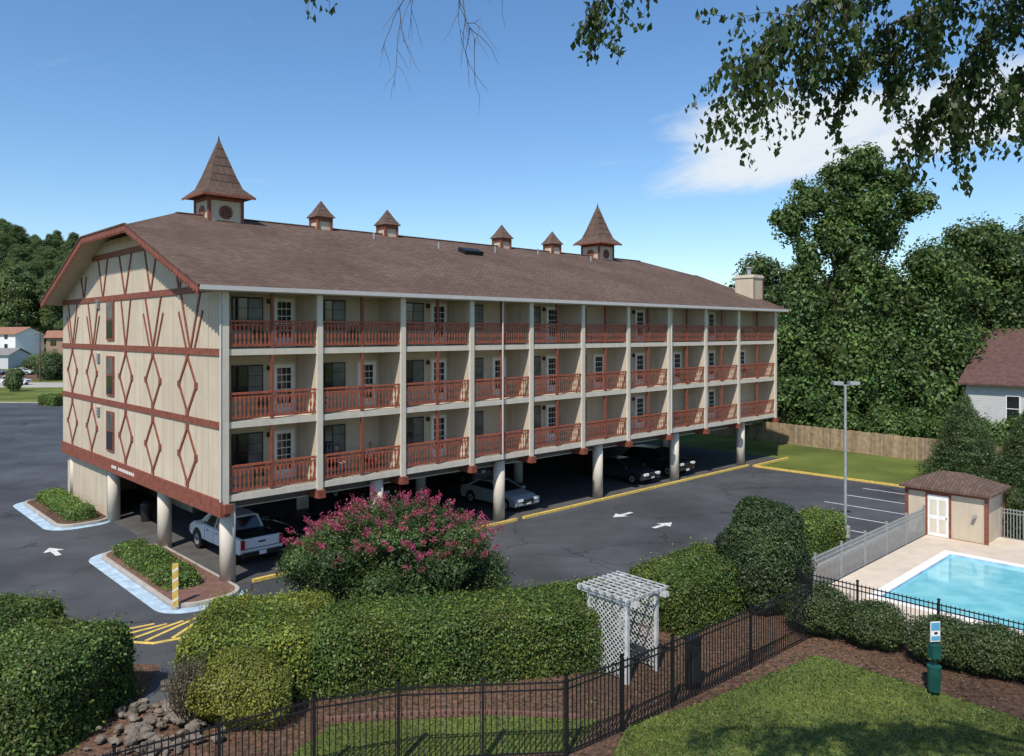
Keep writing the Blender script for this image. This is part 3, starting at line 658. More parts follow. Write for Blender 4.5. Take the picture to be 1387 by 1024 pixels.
# ---------------------------------------------------------------- vehicles
tl_=mat('tail_light',(.35,.01,.01),.3)
def car(name,t,s_,kind,paint,flip=False,world=None):
    if world: x,y,z,rz=world; e=empty(name,(x,y,z),rz)
    else:
        x,y=L2W(t,s_); e=empty(name,(x,y,.02),BA+(math.pi/2 if not flip else -math.pi/2))
    P=mat(name+'_paint',paint,.22,.04,1,spec=.6)
    black=M['dark']; gl=M['glass']
    if kind=='sedan': Lc,Wc=4.7,1.8; lower=[(-2.33,.35),(-2.35,.75),(-2.2,.98),(-1.5,1.03),(1.0,.98),(1.9,.85),(2.28,.68),(2.35,.4),(2.2,.28),(-2.2,.28)]; cab=[(-1.75,1.0),(-1.0,1.4),(.05,1.43),(1.1,.96)]; wz=.33; wxs=(-1.4,1.42)
    elif kind=='suv': Lc,Wc=4.8,1.9; lower=[(-2.35,.45),(-2.38,.9),(-2.3,1.12),(1.0,1.12),(2.0,1.02),(2.33,.85),(2.38,.5),(2.2,.35),(-2.2,.35)]; cab=[(-2.2,1.1),(-1.85,1.68),(.2,1.72),(1.15,1.1)]; wz=.37; wxs=(-1.45,1.45)
    else: Lc,Wc=5.4,1.9; lower=[(-2.68,.62),(-2.7,1.2),(-.75,1.2),(-.7,1.2),(1.25,1.2),(2.35,1.12),(2.65,.98),(2.7,.62),(2.5,.5),(-2.5,.54)]; cab=[(-.95,1.2),(-.78,1.76),(.75,1.80),(1.6,1.2)]; wz=.42; wxs=(-1.7,1.75)
    h=Wc/2; b=MB(); n_=len(lower); rows=[]
    for y,k in ((-h,.06),(-h+.1,0),(h-.1,0),(h,.06)): rows.append([(px,y,pz if pz<.7 else pz-k) for px,pz in lower])
    vs=[v for r_ in rows for v in r_]; fs=[tuple(range(n_)),tuple(range(3*n_,4*n_))[::-1]]+[(r_*n_+i,r_*n_+(i+1)%n_,(r_+1)*n_+(i+1)%n_,(r_+1)*n_+i) for r_ in range(3) for i in range(n_)]
    b.add(vs,fs,P); b.obj('body',e,bevel=.05)
    b=MB(); yb,yt=h-.1,h-.28
    q=[(cab[0][0],yb,cab[0][1]),(cab[1][0],yt,cab[1][1]-.06),(cab[2][0],yt,cab[2][1]-.06),(cab[3][0],yb,cab[3][1])]
    vs=q+[(a_,-b_,c_) for a_,b_,c_ in q]; b.add(vs,[(0,1,2,3),(7,6,5,4),(0,4,5,1),(1,5,6,2),(2,6,7,3),(3,7,4,0)],gl); b.obj('glass',e)
    b=MB()
    rp=[(cab[1][0]-.04,cab[1][1]),(cab[2][0]+.06,cab[2][1])]
    b.add([(rp[0][0],-yt-.02,rp[0][1]-.07),(rp[1][0],-yt-.02,rp[1][1]-.07),(rp[1][0],yt+.02,rp[1][1]-.07),(rp[0][0],yt+.02,rp[0][1]-.07),(rp[0][0]+.05,-yt+.06,rp[0][1]),(rp[1][0]-.1,-yt+.06,rp[1][1]),(rp[1][0]-.1,yt-.06,rp[1][1]),(rp[0][0]+.05,yt-.06,rp[0][1])],[(3,2,1,0),(4,5,6,7),(0,1,5,4),(1,2,6,5),(2,3,7,6),(3,0,4,7)],P)
    for sg in (1,-1):
        b.beam((cab[0][0],sg*yb,cab[0][1]-.02),(cab[1][0],sg*yt,cab[1][1]-.04),.06,.09,P); b.beam((cab[3][0],sg*yb,cab[3][1]-.02),(cab[2][0],sg*yt,cab[2][1]-.04),.06,.08,P)
        mx=(cab[1][0]+cab[2][0])/2; b.beam((mx,sg*(yb+.0),cab[0][1]),(mx,sg*(yt+.01),cab[2][1]-.05),.03,.08,P if kind!='sedan' else black)
        b.obox((cab[3][0]-.15,sg*(h+.09),cab[3][1]+.04),(.06,0,0),(0,.1,0),(0,0,.07),P)
        for dx in (-.35,.6): b.obox((mx+dx,sg*(h+.012),cab[0][1]-.16),(.09,0,0),(0,.012,0),(0,0,.018),black)
        for dx in (-.85,.0,.95): b.obox((mx+dx,sg*(h+.002),cab[0][1]-.36),(.008,0,0),(0,.003,0),(0,0,.28),black)
    b.obj('roof_and_pillars',e)
    if kind=='pickup':
        b=MB(); b.box(-2.6,-1.05,-h+.14,h-.14,1.17,1.207,black); b.box(-2.712,-2.702,-h+.12,h-.12,.78,.80,black); b.obox((-2.71,0,1.02),(.008,0,0),(0,.16,0),(0,0,.03),black); b.obj('bed_cover',e)
    b=MB()
    for wx_ in wxs:
        for sg in (1,-1):
            b.cyl((wx_,(h-.23) if sg>0 else (-h-.01),wz),wz,.24,black,24,axis='y')
            b.cyl((wx_,(h+.012) if sg>0 else (-h-.022),wz),wz*.60,.010,M['silver'],16,axis='y')
            b.cyl((wx_,(h+.024) if sg>0 else (-h-.032),wz),wz*.2,.008,black,10,axis='y')
            vs=[];N_=14
            for k in range(N_+1):
                a=math.pi*k/N_
                for rr_ in (wz*1.0,wz*1.24): vs.append((wx_+rr_*math.cos(a),sg*(h+.004),wz+rr_*math.sin(a)))
            b.add(vs,[(2*k,2*k+1,2*k+3,2*k+2) for k in range(N_)],black)
    b.obj('wheels',e)
    b=MB(); fx=Lc/2
    zt=.72 if kind=='sedan' else .92
    for sg in (1,-1):
        b.obox((fx-.03,sg*(h-.3),zt-.04),(.06,0,0),(0,.2,0),(0,0,.07),M['white'])
        b.obox((-fx+.0,sg*(h-.10),zt+.06),(.04,0,0),(0,.08,0),(0,0,.19),tl_)
    b.obox((fx-.0,0,zt-.14),(.04,0,0),(0,h-.5,0),(0,0,.10),black); b.obox((-fx-.01,0,.55),(.06,0,0),(0,h-.1,0),(0,0,.09),black if kind=='pickup' else P)
    b.obox((-fx-.075 if kind=='pickup' else -fx-.02,0,.58 if kind=='pickup' else .82),(.01,0,0),(0,.16,0),(0,0,.08),M['white']); b.obox((fx+.02,0,.48),(.02,0,0),(0,.16,0),(0,0,.06),M['white'])
    b.obj('lights_and_bumpers',e)
    return e
car('pickup_truck',2.45,4.4,'pickup',(.70,.71,.72))
car('parked_car',5.6,4.2,'sedan',(.03,.032,.036))
car('silver_sedan',17.3,3.2,'sedan',(.30,.32,.32),True)
car('parked_suv',32.2,3.0,'suv',(.02,.021,.024),True)
car('parked_car',28.3,3.0,'sedan',(.03,.03,.035),True)
car('parked_suv',12.4,9.5,'suv',(.04,.02,.02),False)
car('parked_car',20.5,10.5,'sedan',(.12,.12,.13),False)

# ---------------------------------------------------------------- people (seated on balcony)
skinm=mat('skin',(.42,.25,.17),.6,.05)
def skin_mesh(name,verts,edges,rad,m,parent,root=0):
    me=bpy.data.meshes.new(name); me.from_pydata(verts,edges,[]); me.materials.append(m); o=bpy.data.objects.new(name,me); COL.objects.link(o); o.parent=parent
    md=o.modifiers.new('skin','SKIN'); md.use_smooth_shade=True
    sv=me.skin_vertices[0].data
    for i,r in enumerate(rad): sv[i].radius=(r,r) if not isinstance(r,tuple) else r; sv[i].use_root=(i==root)
    ss=o.modifiers.new('sub','SUBSURF'); ss.levels=1; ss.render_levels=1
    return o
def person(t,s_,z,rz,shirt,pants,hair):
    x,y=L2W(t,s_); e=empty('seated_person',(x,y,z),rz)
    sm=mat('shirt',shirt,.8,.1,8); pm=mat('trousers',pants,.8,.1,8); hm=mat('hair',hair,.7,.2,20)
    skin_mesh('shirt',[(0,.05,.50),(0,.07,.68),(0,.06,.86),(0,.05,.95),(.17,.05,.93),(.24,.0,.72),(-.17,.05,.93),(-.24,.0,.72)],[(0,1),(1,2),(2,3),(3,4),(4,5),(3,6),(6,7)],[(.16,.11),(.15,.11),(.17,.11),(.10,.08),.065,.05,.065,.05],sm,e)
    skin_mesh('trousers',[(0,.05,.50),(.1,.0,.50),(.12,-.42,.52),(.12,-.45,.12),(-.1,.0,.50),(-.12,-.42,.52),(-.12,-.45,.12)],[(0,1),(1,2),(2,3),(0,4),(4,5),(5,6)],[.13,.10,.07,.05,.10,.07,.05],pm,e)
    skin_mesh('neck',[(0,.045,.93),(0,.03,1.04)],[(0,1)],[.055,.05],skinm,e)
    for sg in (1,-1):
        vs=[(.24*sg,.0,.74),(.22*sg,-.12,.66),(.13*sg,-.32,.60),(.11*sg,-.40,.59)]; ed=[(0,1),(1,2),(2,3)]; rd=[.042,.038,.028,.032]
        for k,(dx,ln) in enumerate(((-.03,.06),(-.01,.075),(.01,.07),(.03,.055))):
            i=len(vs); vs+=[((.11+dx)*sg,-.40-ln*.6,.585),((.11+dx)*sg,-.40-ln,.565)]; ed+=[(3,i),(i,i+1)]; rd+=[.010,.008]
        i=len(vs); vs+=[(.065*sg,-.385,.60),(.05*sg,-.42,.595)]; ed+=[(3,i),(i,i+1)]; rd+=[.011,.009]
        skin_mesh('arm_and_hand',vs,ed,rd,skinm,e)
        skin_mesh('shoe',[(.12*sg,-.42,.06),(.12*sg,-.60,.045)],[(0,1)],[.05,.04],M['dark'],e)
    bm=bmesh.new(); bmesh.ops.create_uvsphere(bm,u_segments=20,v_segments=14,radius=1,matrix=Matrix.Translation((0,.0,1.15))@Matrix.Diagonal((.078,.095,.118,1)))
    for v in bm.verts:
        d=v.co-Vector((0,0,1.15))
        if d.y<-.06 and abs(d.x)<.02 and -.04<d.z<.02: v.co.y-=.022
        if d.z<-.05: v.co.x*=.85
    for sg in (1,-1): bmesh.ops.create_icosphere(bm,subdivisions=1,radius=1,matrix=Matrix.Translation((.08*sg,.01,1.145))@Matrix.Diagonal((.012,.02,.03,1)))
    me=bpy.data.meshes.new('head'); bm.to_mesh(me); bm.free(); me.materials.append(skinm); link(me,'head',e)
    bm=bmesh.new(); bmesh.ops.create_icosphere(bm,subdivisions=3,radius=1,matrix=Matrix.Translation((0,.018,1.172))@Matrix.Diagonal((.086,.098,.108,1)))
    bmesh.ops.delete(bm,geom=[v for v in bm.verts if v.co.y<-.03 and v.co.z<1.20],context='VERTS')
    me=bpy.data.meshes.new('hair'); bm.to_mesh(me); bm.free(); me.materials.append(hm); link(me,'hair',e)
    b=MB()
    for sg in (1,-1): b.obox((.03*sg,-.09,1.165),(.012,0,0),(0,.006,0),(0,0,.006),M['dark'])
    b.obox((0,-.088,1.095),(.022,0,0),(0,.005,0),(0,0,.004),mat('lips',(.3,.08,.07),.5)); b.obj('eyes_and_mouth',e)
    c=empty('patio_chair',(x,y,z),rz); b=MB()
    b.box(-.25,.25,-.22,.24,.36,.39,M['dark']); b.box(-.25,.25,.24,.27,.39,.9,M['dark'])
    for px in (-.24,.24):
        for py in (-.2,.24): b.cyl((px,py,0),.015,.36,M['dark'],6)
        b.box(px-.02,px+.02,-.2,.24,.58,.60,M['dark'])
        b.cyl((px,-.19,.39),.012,.19,M['dark'],6)
    b.obj('frame',c)
person(7.2,.80,3.5,BA-.3,(.72,.72,.70),(.35,.03,.03),(.05,.03,.02))
person(5.45,.85,3.5,BA+.3,(.08,.10,.14),(.03,.04,.08),(.25,.24,.22))

# ---------------------------------------------------------------- hedges and shrubs
G1=(.088,.138,.030); GD=(.046,.076,.026)
rbox('clipped_hedge',-1.55,22.6,8.6,2.7,1.8,R(12),G1,dens=1100,leaf=.078,seed=1)
rbox('clipped_hedge',-7.2,22.1,3.6,3.6,1.75,R(5),(.128,.17,.032),dens=1100,leaf=.078,yellow=.4,seed=5)
rbox('clipped_hedge',2.0,24.0,3.4,2.2,1.75,R(20),G1,dens=900,leaf=.08,seed=9)
rbox('clipped_hedge',6.35,27.0,4.6,2.5,1.8,BA,(.095,.145,.032),dens=900,leaf=.08,seed=12)
rbox('clipped_hedge',-11.75,19.3,3.0,3.6,2.1,R(-8),(.085,.135,.032),dens=1000,leaf=.085,seed=15,r=.7)
rbox('clipped_hedge',-15.3,21.6,4.2,3.0,2.0,R(-12),(.085,.135,.032),dens=900,leaf=.085,seed=18,r=.6)
rbox('clipped_hedge',13.4,34.3,3.0,1.8,1.65,BA,(.11,.165,.036),dens=600,leaf=.085,seed=22)
e=empty('golden_shrub',(-7.0,19.3,0)); foliage('golden_shrub',[(0,0,.75,.95,.85,.85),(.8,.1,.7,.7,.7,.8),(.2,.2,1.15,.75,.7,.6)],1500,.06,(.19,.205,.036),e,core=.7,yellow=.3,rag=.24,var=.4)
e=empty('twiggy_shrub',(-8.0,19.2,0)); b=MB()
for i in range(330):
    a=random.random()*6.28; r_=random.random()*.6; h=random.uniform(.9,1.75); b.tube([(math.cos(a)*r_*.3,math.sin(a)*r_*.3,0),(math.cos(a)*r_,math.sin(a)*r_,h*.6),(math.cos(a+.3)*r_*1.15,math.sin(a+.3)*r_*1.15,h)],[.009,.007,.004],M['bark'],3)
b.obj('twigs',e,recalc=False); foliage('l',[(0,0,.8,.5,.5,.8)],450,.05,(.17,.15,.09),e,core=0)
e=empty('round_shrub',(8.95,27.6,0)); foliage('s',[(0,0,1.5,1.55,1.45,1.55),(.1,.1,2.5,1.3,1.2,1.1),(-.2,0,3.2,.8,.75,.6),(0,0,.7,1.4,1.3,.9),(.7,-.3,3.0,.6,.6,.5)],1100,.085,GD,e,core=.78,clump=.4,lo=.78,hi=1.08,rag=.14,var=.6)
for i,(x,y,r_,h) in enumerate(((9.9,24.9,.85,1.5),(11.2,23.9,.8,1.3),(12.55,22.55,.75,1.35),(13.6,22.0,.85,1.3),(14.9,21.2,.9,1.3))):
    e=empty('small_shrub',(x,y,0)); foliage('s',[(0,0,h*.5,r_,r_*.9,h*.52),(r_*.3,0,h*.62,r_*.7,r_*.7,h*.42),(-r_*.35,.1,h*.55,r_*.65,r_*.7,h*.42)],1300,.065,(.068,.098,.034),e,core=.66,yellow=.5,lo=.6,hi=1.18,rag=.28,var=.5)
for y0,y1,pn in ((.6,7.2,0),(14.9,21.8,1)):
    x,y=L2W(-1.15 if pn==0 else -.9,(y0+y1)/2); rbox('ground_cover_plants',x,y,1.15,y1-y0,.55,BA,(.105,.175,.042),dens=800,leaf=.09,r=.28,amp=.12,z0=.15,seed=30+pn)
random.seed(31)
e=empty('crepe_myrtle',(-4.1,27.6,0)); bl=[]
for i in range(34):
    a=random.random()*6.28; q=random.random()**.5; rx=3.3*q; bl.append((math.cos(a)*rx*1.05,math.sin(a)*rx*.7,2.1+1.0*(1-q*q)+random.uniform(-.5,.25)-.4*q,random.uniform(.5,.85),random.uniform(.5,.85),random.uniform(.38,.6)))
bl+= [(-2.9,0,1.2,.9,.8,.6),(2.9,0,1.2,1,.8,.7),(-1.5,-.8,1.1,1.1,.9,.8),(1.2,-.9,1.1,1.1,.9,.8),(0,0,1.5,1.6,1.3,1.1)]
foliage('c',bl,600,.09,(.062,.105,.030),e,core=.6,lo=.5,hi=1.35,clump=.4,rag=.28,lf=.8,var=.45)
b=MB()
for i in range(11):
    a=i*.57; b.tube([(math.cos(a)*.15,math.sin(a)*.15,0),(math.cos(a)*.6,math.sin(a)*.5,1.1),(math.cos(a)*2.0,math.sin(a)*1.3,2.4)],[.07,.05,.02],M['bark'],6)
sprP=[];flP=[]
for i in range(300):
    a=random.random()*6.28; q=random.random()**.5; base=Vector((math.cos(a)*3.4*q,math.sin(a)*2.2*q,2.3+1.15*(1-q*q)-.8*q*random.random())); d=Vector((math.cos(a)*q,math.sin(a)*q-.15,random.uniform(.4,1.1))).normalized(); ln=random.uniform(.3,.75)
    b.tube([base-d*.3,base+d*ln],[.008,.004],M['bark'],3)
    for k in range(18): p=base+d*(ln*random.random())+Vector((random.gauss(0,.05),random.gauss(0,.05),random.gauss(0,.05))); sprP.append(tuple(p))
    if random.random()<.72:
        for k in range(30): p=base+d*(ln+random.uniform(-.16,.12))+Vector((random.gauss(0,.06),random.gauss(0,.06),random.gauss(0,.055))); flP.append(tuple(p))
b.obj('stems',e)
P=np.array(sprP); link(leaf_mesh('spray_leaves',P,rng.normal(size=P.shape)+np.array([0,0,.6]),.085,colors(P,(.07,.115,.034),.35,.3,1,.3),M['leaf']),'spray_leaves',e)
P=np.array(flP); link(leaf_mesh('blossoms',P,rng.normal(size=P.shape),.065,colors(P,(.42,.070,.135),.4,.2,1,0),M['leafb'],.9),'blossoms',e)

# ---------------------------------------------------------------- trees
def tree_variant(seed,H,Wd,nb,dens,size,base,low=.25):
    random.seed(seed); bl=[]
    for i in range(nb):
        a=random.random()*6.28; zf=low+(1-low)*(i+.5)/nb; prof=math.sin(math.pi*min(1,(zf-low)/(1-low)*.82+.2))**.7
        q=prof*Wd*random.uniform(.3,.7); r_=random.uniform(.11,.20)*H*.6
        bl.append((math.cos(a)*q,math.sin(a)*q,H*zf*.93,r_*random.uniform(.9,1.25),r_*random.uniform(.9,1.25),r_*random.uniform(.6,.9)))
    bl.append((0,0,H*.58,Wd*.45,Wd*.45,H*.27))
    P,N=blob_points(bl,dens,.55,1.2,.45,rag=.24,lf=.45); C=colors(P,base,.4,.38,.45,.35)
    me=leaf_mesh('crown_leaves',P,N,size*(.55+.9*rng.random(len(P))),C,M['leaf'])
    cm=core_mesh('inner_foliage',bl,.58,M['leafcore'])
    b=MB(); b.tube([(0,0,0),(.1,.1,H*.3),(0,0,H*.75)],[H*.022,H*.016,H*.006],M['bark'],8)
    for k in range(7):
        c=bl[k]; b.tube([(0,0,H*.25),(c[0]*.5,c[1]*.5,c[2]*.75),(c[0],c[1],c[2])],[H*.01,H*.007,H*.003],M['bark'],6)
    o=b.obj('trunk',None); tm=o.data; bpy.data.objects.remove(o)
    return me,cm,tm
var=[tree_variant(11,19,6.5,28,13,.42,(.085,.130,.040)),tree_variant(12,17,6.0,26,13,.42,(.105,.150,.050)),tree_variant(13,21,6.2,30,13,.42,(.072,.115,.036)),tree_variant(14,15,6.2,24,13,.42,(.125,.165,.055))]
def put(v,x,y,sc,rz,parent,z=0):
    g=empty('tree',(x,y,z),rz,parent); g.scale=(sc,sc,sc)
    for me,nm in zip(var[v],('crown_leaves','inner_foliage','trunk')): link(me,nm,g)
random.seed(5)
tl=empty('tree_line')
for i,(x,y,sc,v) in enumerate(((17,88,.90,0),(23,92,.93,1),(28,88,.90,2),(33,90,.95,0),(38,92,.98,1),(44,94,.88,2),(50,92,1.0,0),(57,90,1.05,2),(63,88,1.0,1),(70,90,1.1,0),(41,80,.78,3),(47,81,1.05,0),(53,80,1.12,3),(60,78,1.08,1),(67,80,1.1,3),(24,80,.75,3),(29,77,.72,3),(10,95,.85,3),(36,84,.85,3),(56,72,.95,3),(50,70,.8,1))):
    put(v,x,y,sc,random.random()*6.28,tl)
def kudzu(x,y,bl,rz=0,base=(.080,.135,.036)):
    ex=[]
    for q in bl:
        ex.append(q)
        for k in range(6):
            a=random.random()*6.28; f=random.uniform(.6,1.0); s_=random.uniform(.28,.5)
            ex.append((q[0]+math.cos(a)*q[3]*f,q[1]+math.sin(a)*q[4]*f*.9,max(.6,q[2]+random.uniform(-.7,.7)*q[5]),q[3]*s_,q[4]*s_,q[5]*s_*random.uniform(.9,1.5)))
    e=empty('vine_covered_tree',(x,y,0),rz); foliage('k',ex,17,.36,base,e,core=.70,lo=.62,hi=1.2,clump=.42,f=.6,rag=.24,var=.5,yellow=.35)
    b=MB(); zt=max(q[2] for q in bl); b.tube([(0,0,0),(.2,0,zt*.5),(0,0,zt*.9)],[.45,.3,.1],M['bark'],8)
    for q in bl[:7]: b.tube([(0,0,zt*.4),(q[0]*.6,q[1]*.6,q[2]*.8),(q[0],q[1],q[2])],[.2,.13,.05],M['bark'],6)
    b.obj('trunk',e)
random.seed(77)
kudzu(31.8,72,[(1.0,0,25.7,1.8,1.7,1.5),(-.8,.3,24.2,2.1,1.8,1.5),(-3.8,0,22.2,2.0,1.8,1.8),(-5.6,.4,20.2,1.5,1.5,1.9),(3.4,0,23.4,2.0,1.8,1.4),(5.7,.2,21.8,1.7,1.6,1.4),(1.2,0,21.4,2.6,2.2,2.3),(-2.0,0,19.0,2.1,2,2.3),(3.2,.4,18.8,1.6,1.6,2.0),(0.4,0,16.4,2.0,1.9,2.9),(-4.0,-.2,16.2,1.4,1.4,2.6),(-4.6,-.3,12.2,1.5,1.6,3.0),(0,0,12,2.3,2,3.4),(3.0,0,13.6,1.4,1.4,2.2),(-1.0,-.6,7.5,2.4,2.0,4.2),(-4.4,-.4,6.5,1.8,1.8,4.2),(-2.5,-.8,2.6,3.0,2.0,2.7),(2.6,-.3,6,1.8,1.8,4.2),(2.2,-.6,2,2.2,2,2.4)])
kudzu(38.5,71,[(0,0,16,2.0,2,2.2),(1.8,0,13.8,2.0,2,2.4),(-1.8,.2,13,1.7,1.8,2.2),(0,0,10,2.3,2.0,3.2),(2.6,.2,8.0,1.9,1.8,3.4),(-2.2,0,6.6,1.9,1.8,3.6),(0,-.4,4,2.9,2.0,3.6),(3,-.2,2.6,2.2,2,2.6)])
kudzu(44.5,74,[(0,0,18.6,2.4,2.2,2.0),(2.8,0,17.0,2.0,2.0,2.2),(-2.6,0,16.2,1.9,1.8,2.2),(0,0,13.2,2.8,2.2,3.2),(3.2,0,11.2,2.3,2.0,3.4),(-2.8,0,9.6,2.1,2.0,3.6),(0,-.3,6.3,3.2,2.2,4.2),(3.8,0,4.5,2.5,2.0,3.8),(-3,0,3.5,2.3,2.0,3.3)],base=(.074,.12,.034))
kudzu(24.8,71,[(0,0,9.2,1.9,1.8,2.0),(1.9,-.2,7.3,1.8,1.6,2.2),(-1.8,0,7,1.8,1.6,2.3),(0,-.3,4.6,2.6,1.8,3.0),(2.8,-.3,3.0,2.0,1.6,2.6),(-2.8,0,3.2,2.0,1.6,2.8)],base=(.076,.13,.034))
kudzu(52,76,[(0,0,19.0,2.6,2.2,2.2),(3.2,0,16.6,2.3,2.0,2.4),(-3,0,16.6,2.1,2.0,2.4),(0,0,13.2,3.5,2.4,3.6),(0,-.3,7,4.0,2.4,4.6),(-4,0,5,2.3,2.0,4.2),(4,0,6,2.3,2.0,4.6)],base=(.09,.14,.042))
e=empty('thicket',(33,67.5,0),R(-30)); bl=[]
for i in range(26): bl.append((-9+i*.85,random.uniform(-.7,.7),random.uniform(.7,1.9),random.uniform(1,1.5),random.uniform(1,1.4),random.uniform(.9,1.6)))
foliage('t',bl,28,.26,(.085,.145,.038),e,core=.72,rag=.26)
def conifer(x,y,h,r0,base=(.075,.115,.042)):
    e=empty('conifer_tree',(x,y,0)); bl=[]
    n_=13
    for i in range(n_):
        f=i/(n_-1); rr_=r0*(1-f)**.85+.12; bl.append((random.uniform(-.1,.1),random.uniform(-.1,.1),h*(.08+.86*f),rr_,rr_,h*.075))
    P,N=blob_points(bl,280,.62,1.22,-.2,rag=.2,lf=1.2); C=colors(P,base,.35,.3,1.6,.2)
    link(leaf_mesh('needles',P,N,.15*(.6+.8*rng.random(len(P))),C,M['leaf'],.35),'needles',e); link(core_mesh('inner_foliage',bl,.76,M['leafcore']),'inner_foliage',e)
    b=MB(); b.cyl((0,0,0),.16,h*.9,M['bark'],8,.03); b.obj('trunk',e)
conifer(30.2,51.5,6.0,2.0); conifer(31.5,47.0,5.4,1.9)
rbox('clipped_hedge',*L2W(31.0,-20.5),2.0,4.5,2.0,BA,GD,dens=350,leaf=.11,seed=40)
# ---------------------------------------------------------------- neighbour house right
e=empty('neighbour_house',(40,68,0),math.atan2(-.723,.691)); b=MB()
b.box(0,16,0,16,0,5.6,M['siding'])
for k in range(28): b.box(-.012,16,-.015,-.001,.2+k*.19,.215+k*.19,M['trimw'])
b.add([(0.01,0,5.6),(0.01,16,5.6),(0.01,8,9.9),(.2,0,5.6),(.2,16,5.6),(.2,8,9.9)],[(0,1,2),(5,4,3),(0,2,5,3),(1,4,5,2)],M['siding'])
b.obj('walls',e)
b=MB(); b.add([(-.5,-.6,5.3),(16.5,-.6,5.3),(16.5,8,10.1),(-.5,8,10.1),(-.5,16.6,5.3),(16.5,16.6,5.3),(-.5,-.6,5.15),(16.5,-.6,5.15),(-.5,16.6,5.15),(16.5,16.6,5.15)],[(0,1,2,3),(3,2,5,4),(6,7,1,0),(4,5,9,8)],mat('dark_red_shingle',(.10,.055,.048),.9,.25,3,.3,20)); b.obj('roof',e,recalc=False)
b=MB()
for x in (3.6,6.2,10): b.box(x-.55,x+.55,-.06,-.017,2.1,4.4,M['white']); b.box(x-.45,x+.45,-.07,-.061,2.2,4.3,M['glass']); b.box(x-.45,x+.45,-.078,-.071,3.22,3.28,M['white'])
b.obj('windows',e)
b=MB(); b.poly([(33,70),(26,78),(60,90),(60,60),(46,58)],.006,mat('gravel',(.33,.27,.2),.95,.2,6)); b.obj('gravel_drive')

# ---------------------------------------------------------------- far left
def ss(q): q=max(0,min(1,q)); return q*q*(3-2*q)
def hz(x,y): return (ss((y-158)/45)*6.8+ss((y-215)/250)*(54+9*math.sin(x*.012+1)+5*math.sin(x*.035)))*ss((-105-x)/70 if y>230 else 1)-.3
b=MB(); NX,NY=48,28; vs=[]
for j in range(NY):
    for i in range(NX):
        x=-560+i*10; y=152+j*14; vs.append((x,y,hz(x,y) if i<NX-1 else -.3))
b.add(vs,[(j*NX+i,j*NX+i+1,(j+1)*NX+i+1,(j+1)*NX+i) for j in range(NY-1) for i in range(NX-1)],mat('hillside_grass',(.075,.105,.035),.95,.3,.1)); b.obj('hill',smooth=True)
fo=empty('hill_forest'); random.seed(9)
for i in range(330):
    y=random.uniform(232,520); x=-y*random.uniform(.44,.74)
    put(random.choice((1,3,0,3,2)),x,y,random.uniform(.7,1.0),random.random()*6.28,fo,z=hz(x,y)-1)
ml=empty('tree_line')
for x,y,sc,v in ((-150,214,1.3,0),(-143,220,1.4,3),(-136,212,1.35,1),(-130,218,1.35,3),(-123,212,1.1,1),(-117,218,1.2,2),(-158,222,1.3,1),(-110,212,.8,3),(-135,205,.5,3),(-118,203,.45,1),(-98,198,.6,3)): put(v,x,y,sc,x*1.3,ml,z=hz(x,y)-.5)
def house(name,x,y,rz,w,d,h,wall,roofc):
    e=empty(name,(x,y,hz(x,y)),rz); b=MB(); b.box(-w/2,w/2,-d/2,d/2,-1.5,h,wall); b.add([(-w/2,-d/2,h),(-w/2,d/2,h),(-w/2,0,h+d*.22),(w/2,-d/2,h),(w/2,d/2,h),(w/2,0,h+d*.22)],[(0,1,2),(5,4,3)],wall); b.obj('walls',e)
    b=MB(); k=.5; b.add([(-w/2-k,-d/2-k,h-.1),(w/2+k,-d/2-k,h-.1),(w/2+k,0,h+d*.22+.15),(-w/2-k,0,h+d*.22+.15),(-w/2-k,d/2+k,h-.1),(w/2+k,d/2+k,h-.1)],[(0,1,2,3),(3,2,5,4)],roofc); b.obj('roof',e,recalc=False)
    b=MB()
    for i in range(int(w/3)):
        xx=-w/2+1.5+i*3
        for z in ([1.0] if h<4 else [.9,3.4]):
            b.box(xx-.6,xx+.6,-d/2-.05,-d/2-.002,z,z+1.3,M['dark']); b.box(xx-.5,xx+.5,-d/2-.06,-d/2-.051,z+.1,z+1.2,M['glass'])
    b.obj('windows',e)
orange=mat('terracotta_roof',(.28,.14,.09),.9,.15,2); tanb=mat('tan_brick',(.33,.22,.15),.9,.15,3); gry=mat('grey_roof',(.2,.19,.18),.9)
house('distant_house',-121,188,R(-25),11,7,4.6,M['white'],orange); house('distant_house',-110,192,R(20),9,7,3.0,tanb,orange); house('distant_house',-116,176,R(-10),8,6,2.6,M['siding'],gry); house('distant_house',-127,178,R(-15),9,6,2.8,tanb,gry)
# upper street on the slope with verge wall and parked cars
b=MB(); b.add([(-260,163,hz(-200,163)+.12),(-60,165,hz(-90,165)+.12),(-60,171,hz(-90,171)+.14),(-260,169,hz(-200,169)+.14)],[(0,1,2,3)],M['asphalt']); b.box(-260,-60,160.0,160.4,-.3,.9,M['brickred']); b.obj('street')
for x,y,c,k in ((-106,167,(.5,.5,.5),'sedan'),(-98.5,167.5,(.25,.03,.03),'suv'),(-112,166.5,(.04,.05,.09),'sedan'),(-92,143,(.55,.56,.57),'suv')): car('distant_car',0,0,k,c,world=(x,y,(hz(x,y)+.2) if y>150 else .02,.02))
for x,y,r_,h in ((-82,127,1.3,3.2),(-94,157,2.8,5.6),(-103,160,1.6,2.4),(-88,159,2.2,4),(-108,173,1.5,2.6),(-100,176,1.8,3)):
    e=empty('roadside_shrub',(x,y,hz(x,y) if y>158 else 0)); foliage('s',[(0,0,h*.5,r_,r_*.9,h*.5),(r_*.4,0,h*.6,r_*.7,r_*.7,h*.4),(-r_*.4,0,h*.55,r_*.7,r_*.7,h*.42)],45,.28,(.085,.12,.042),e,rag=.25)
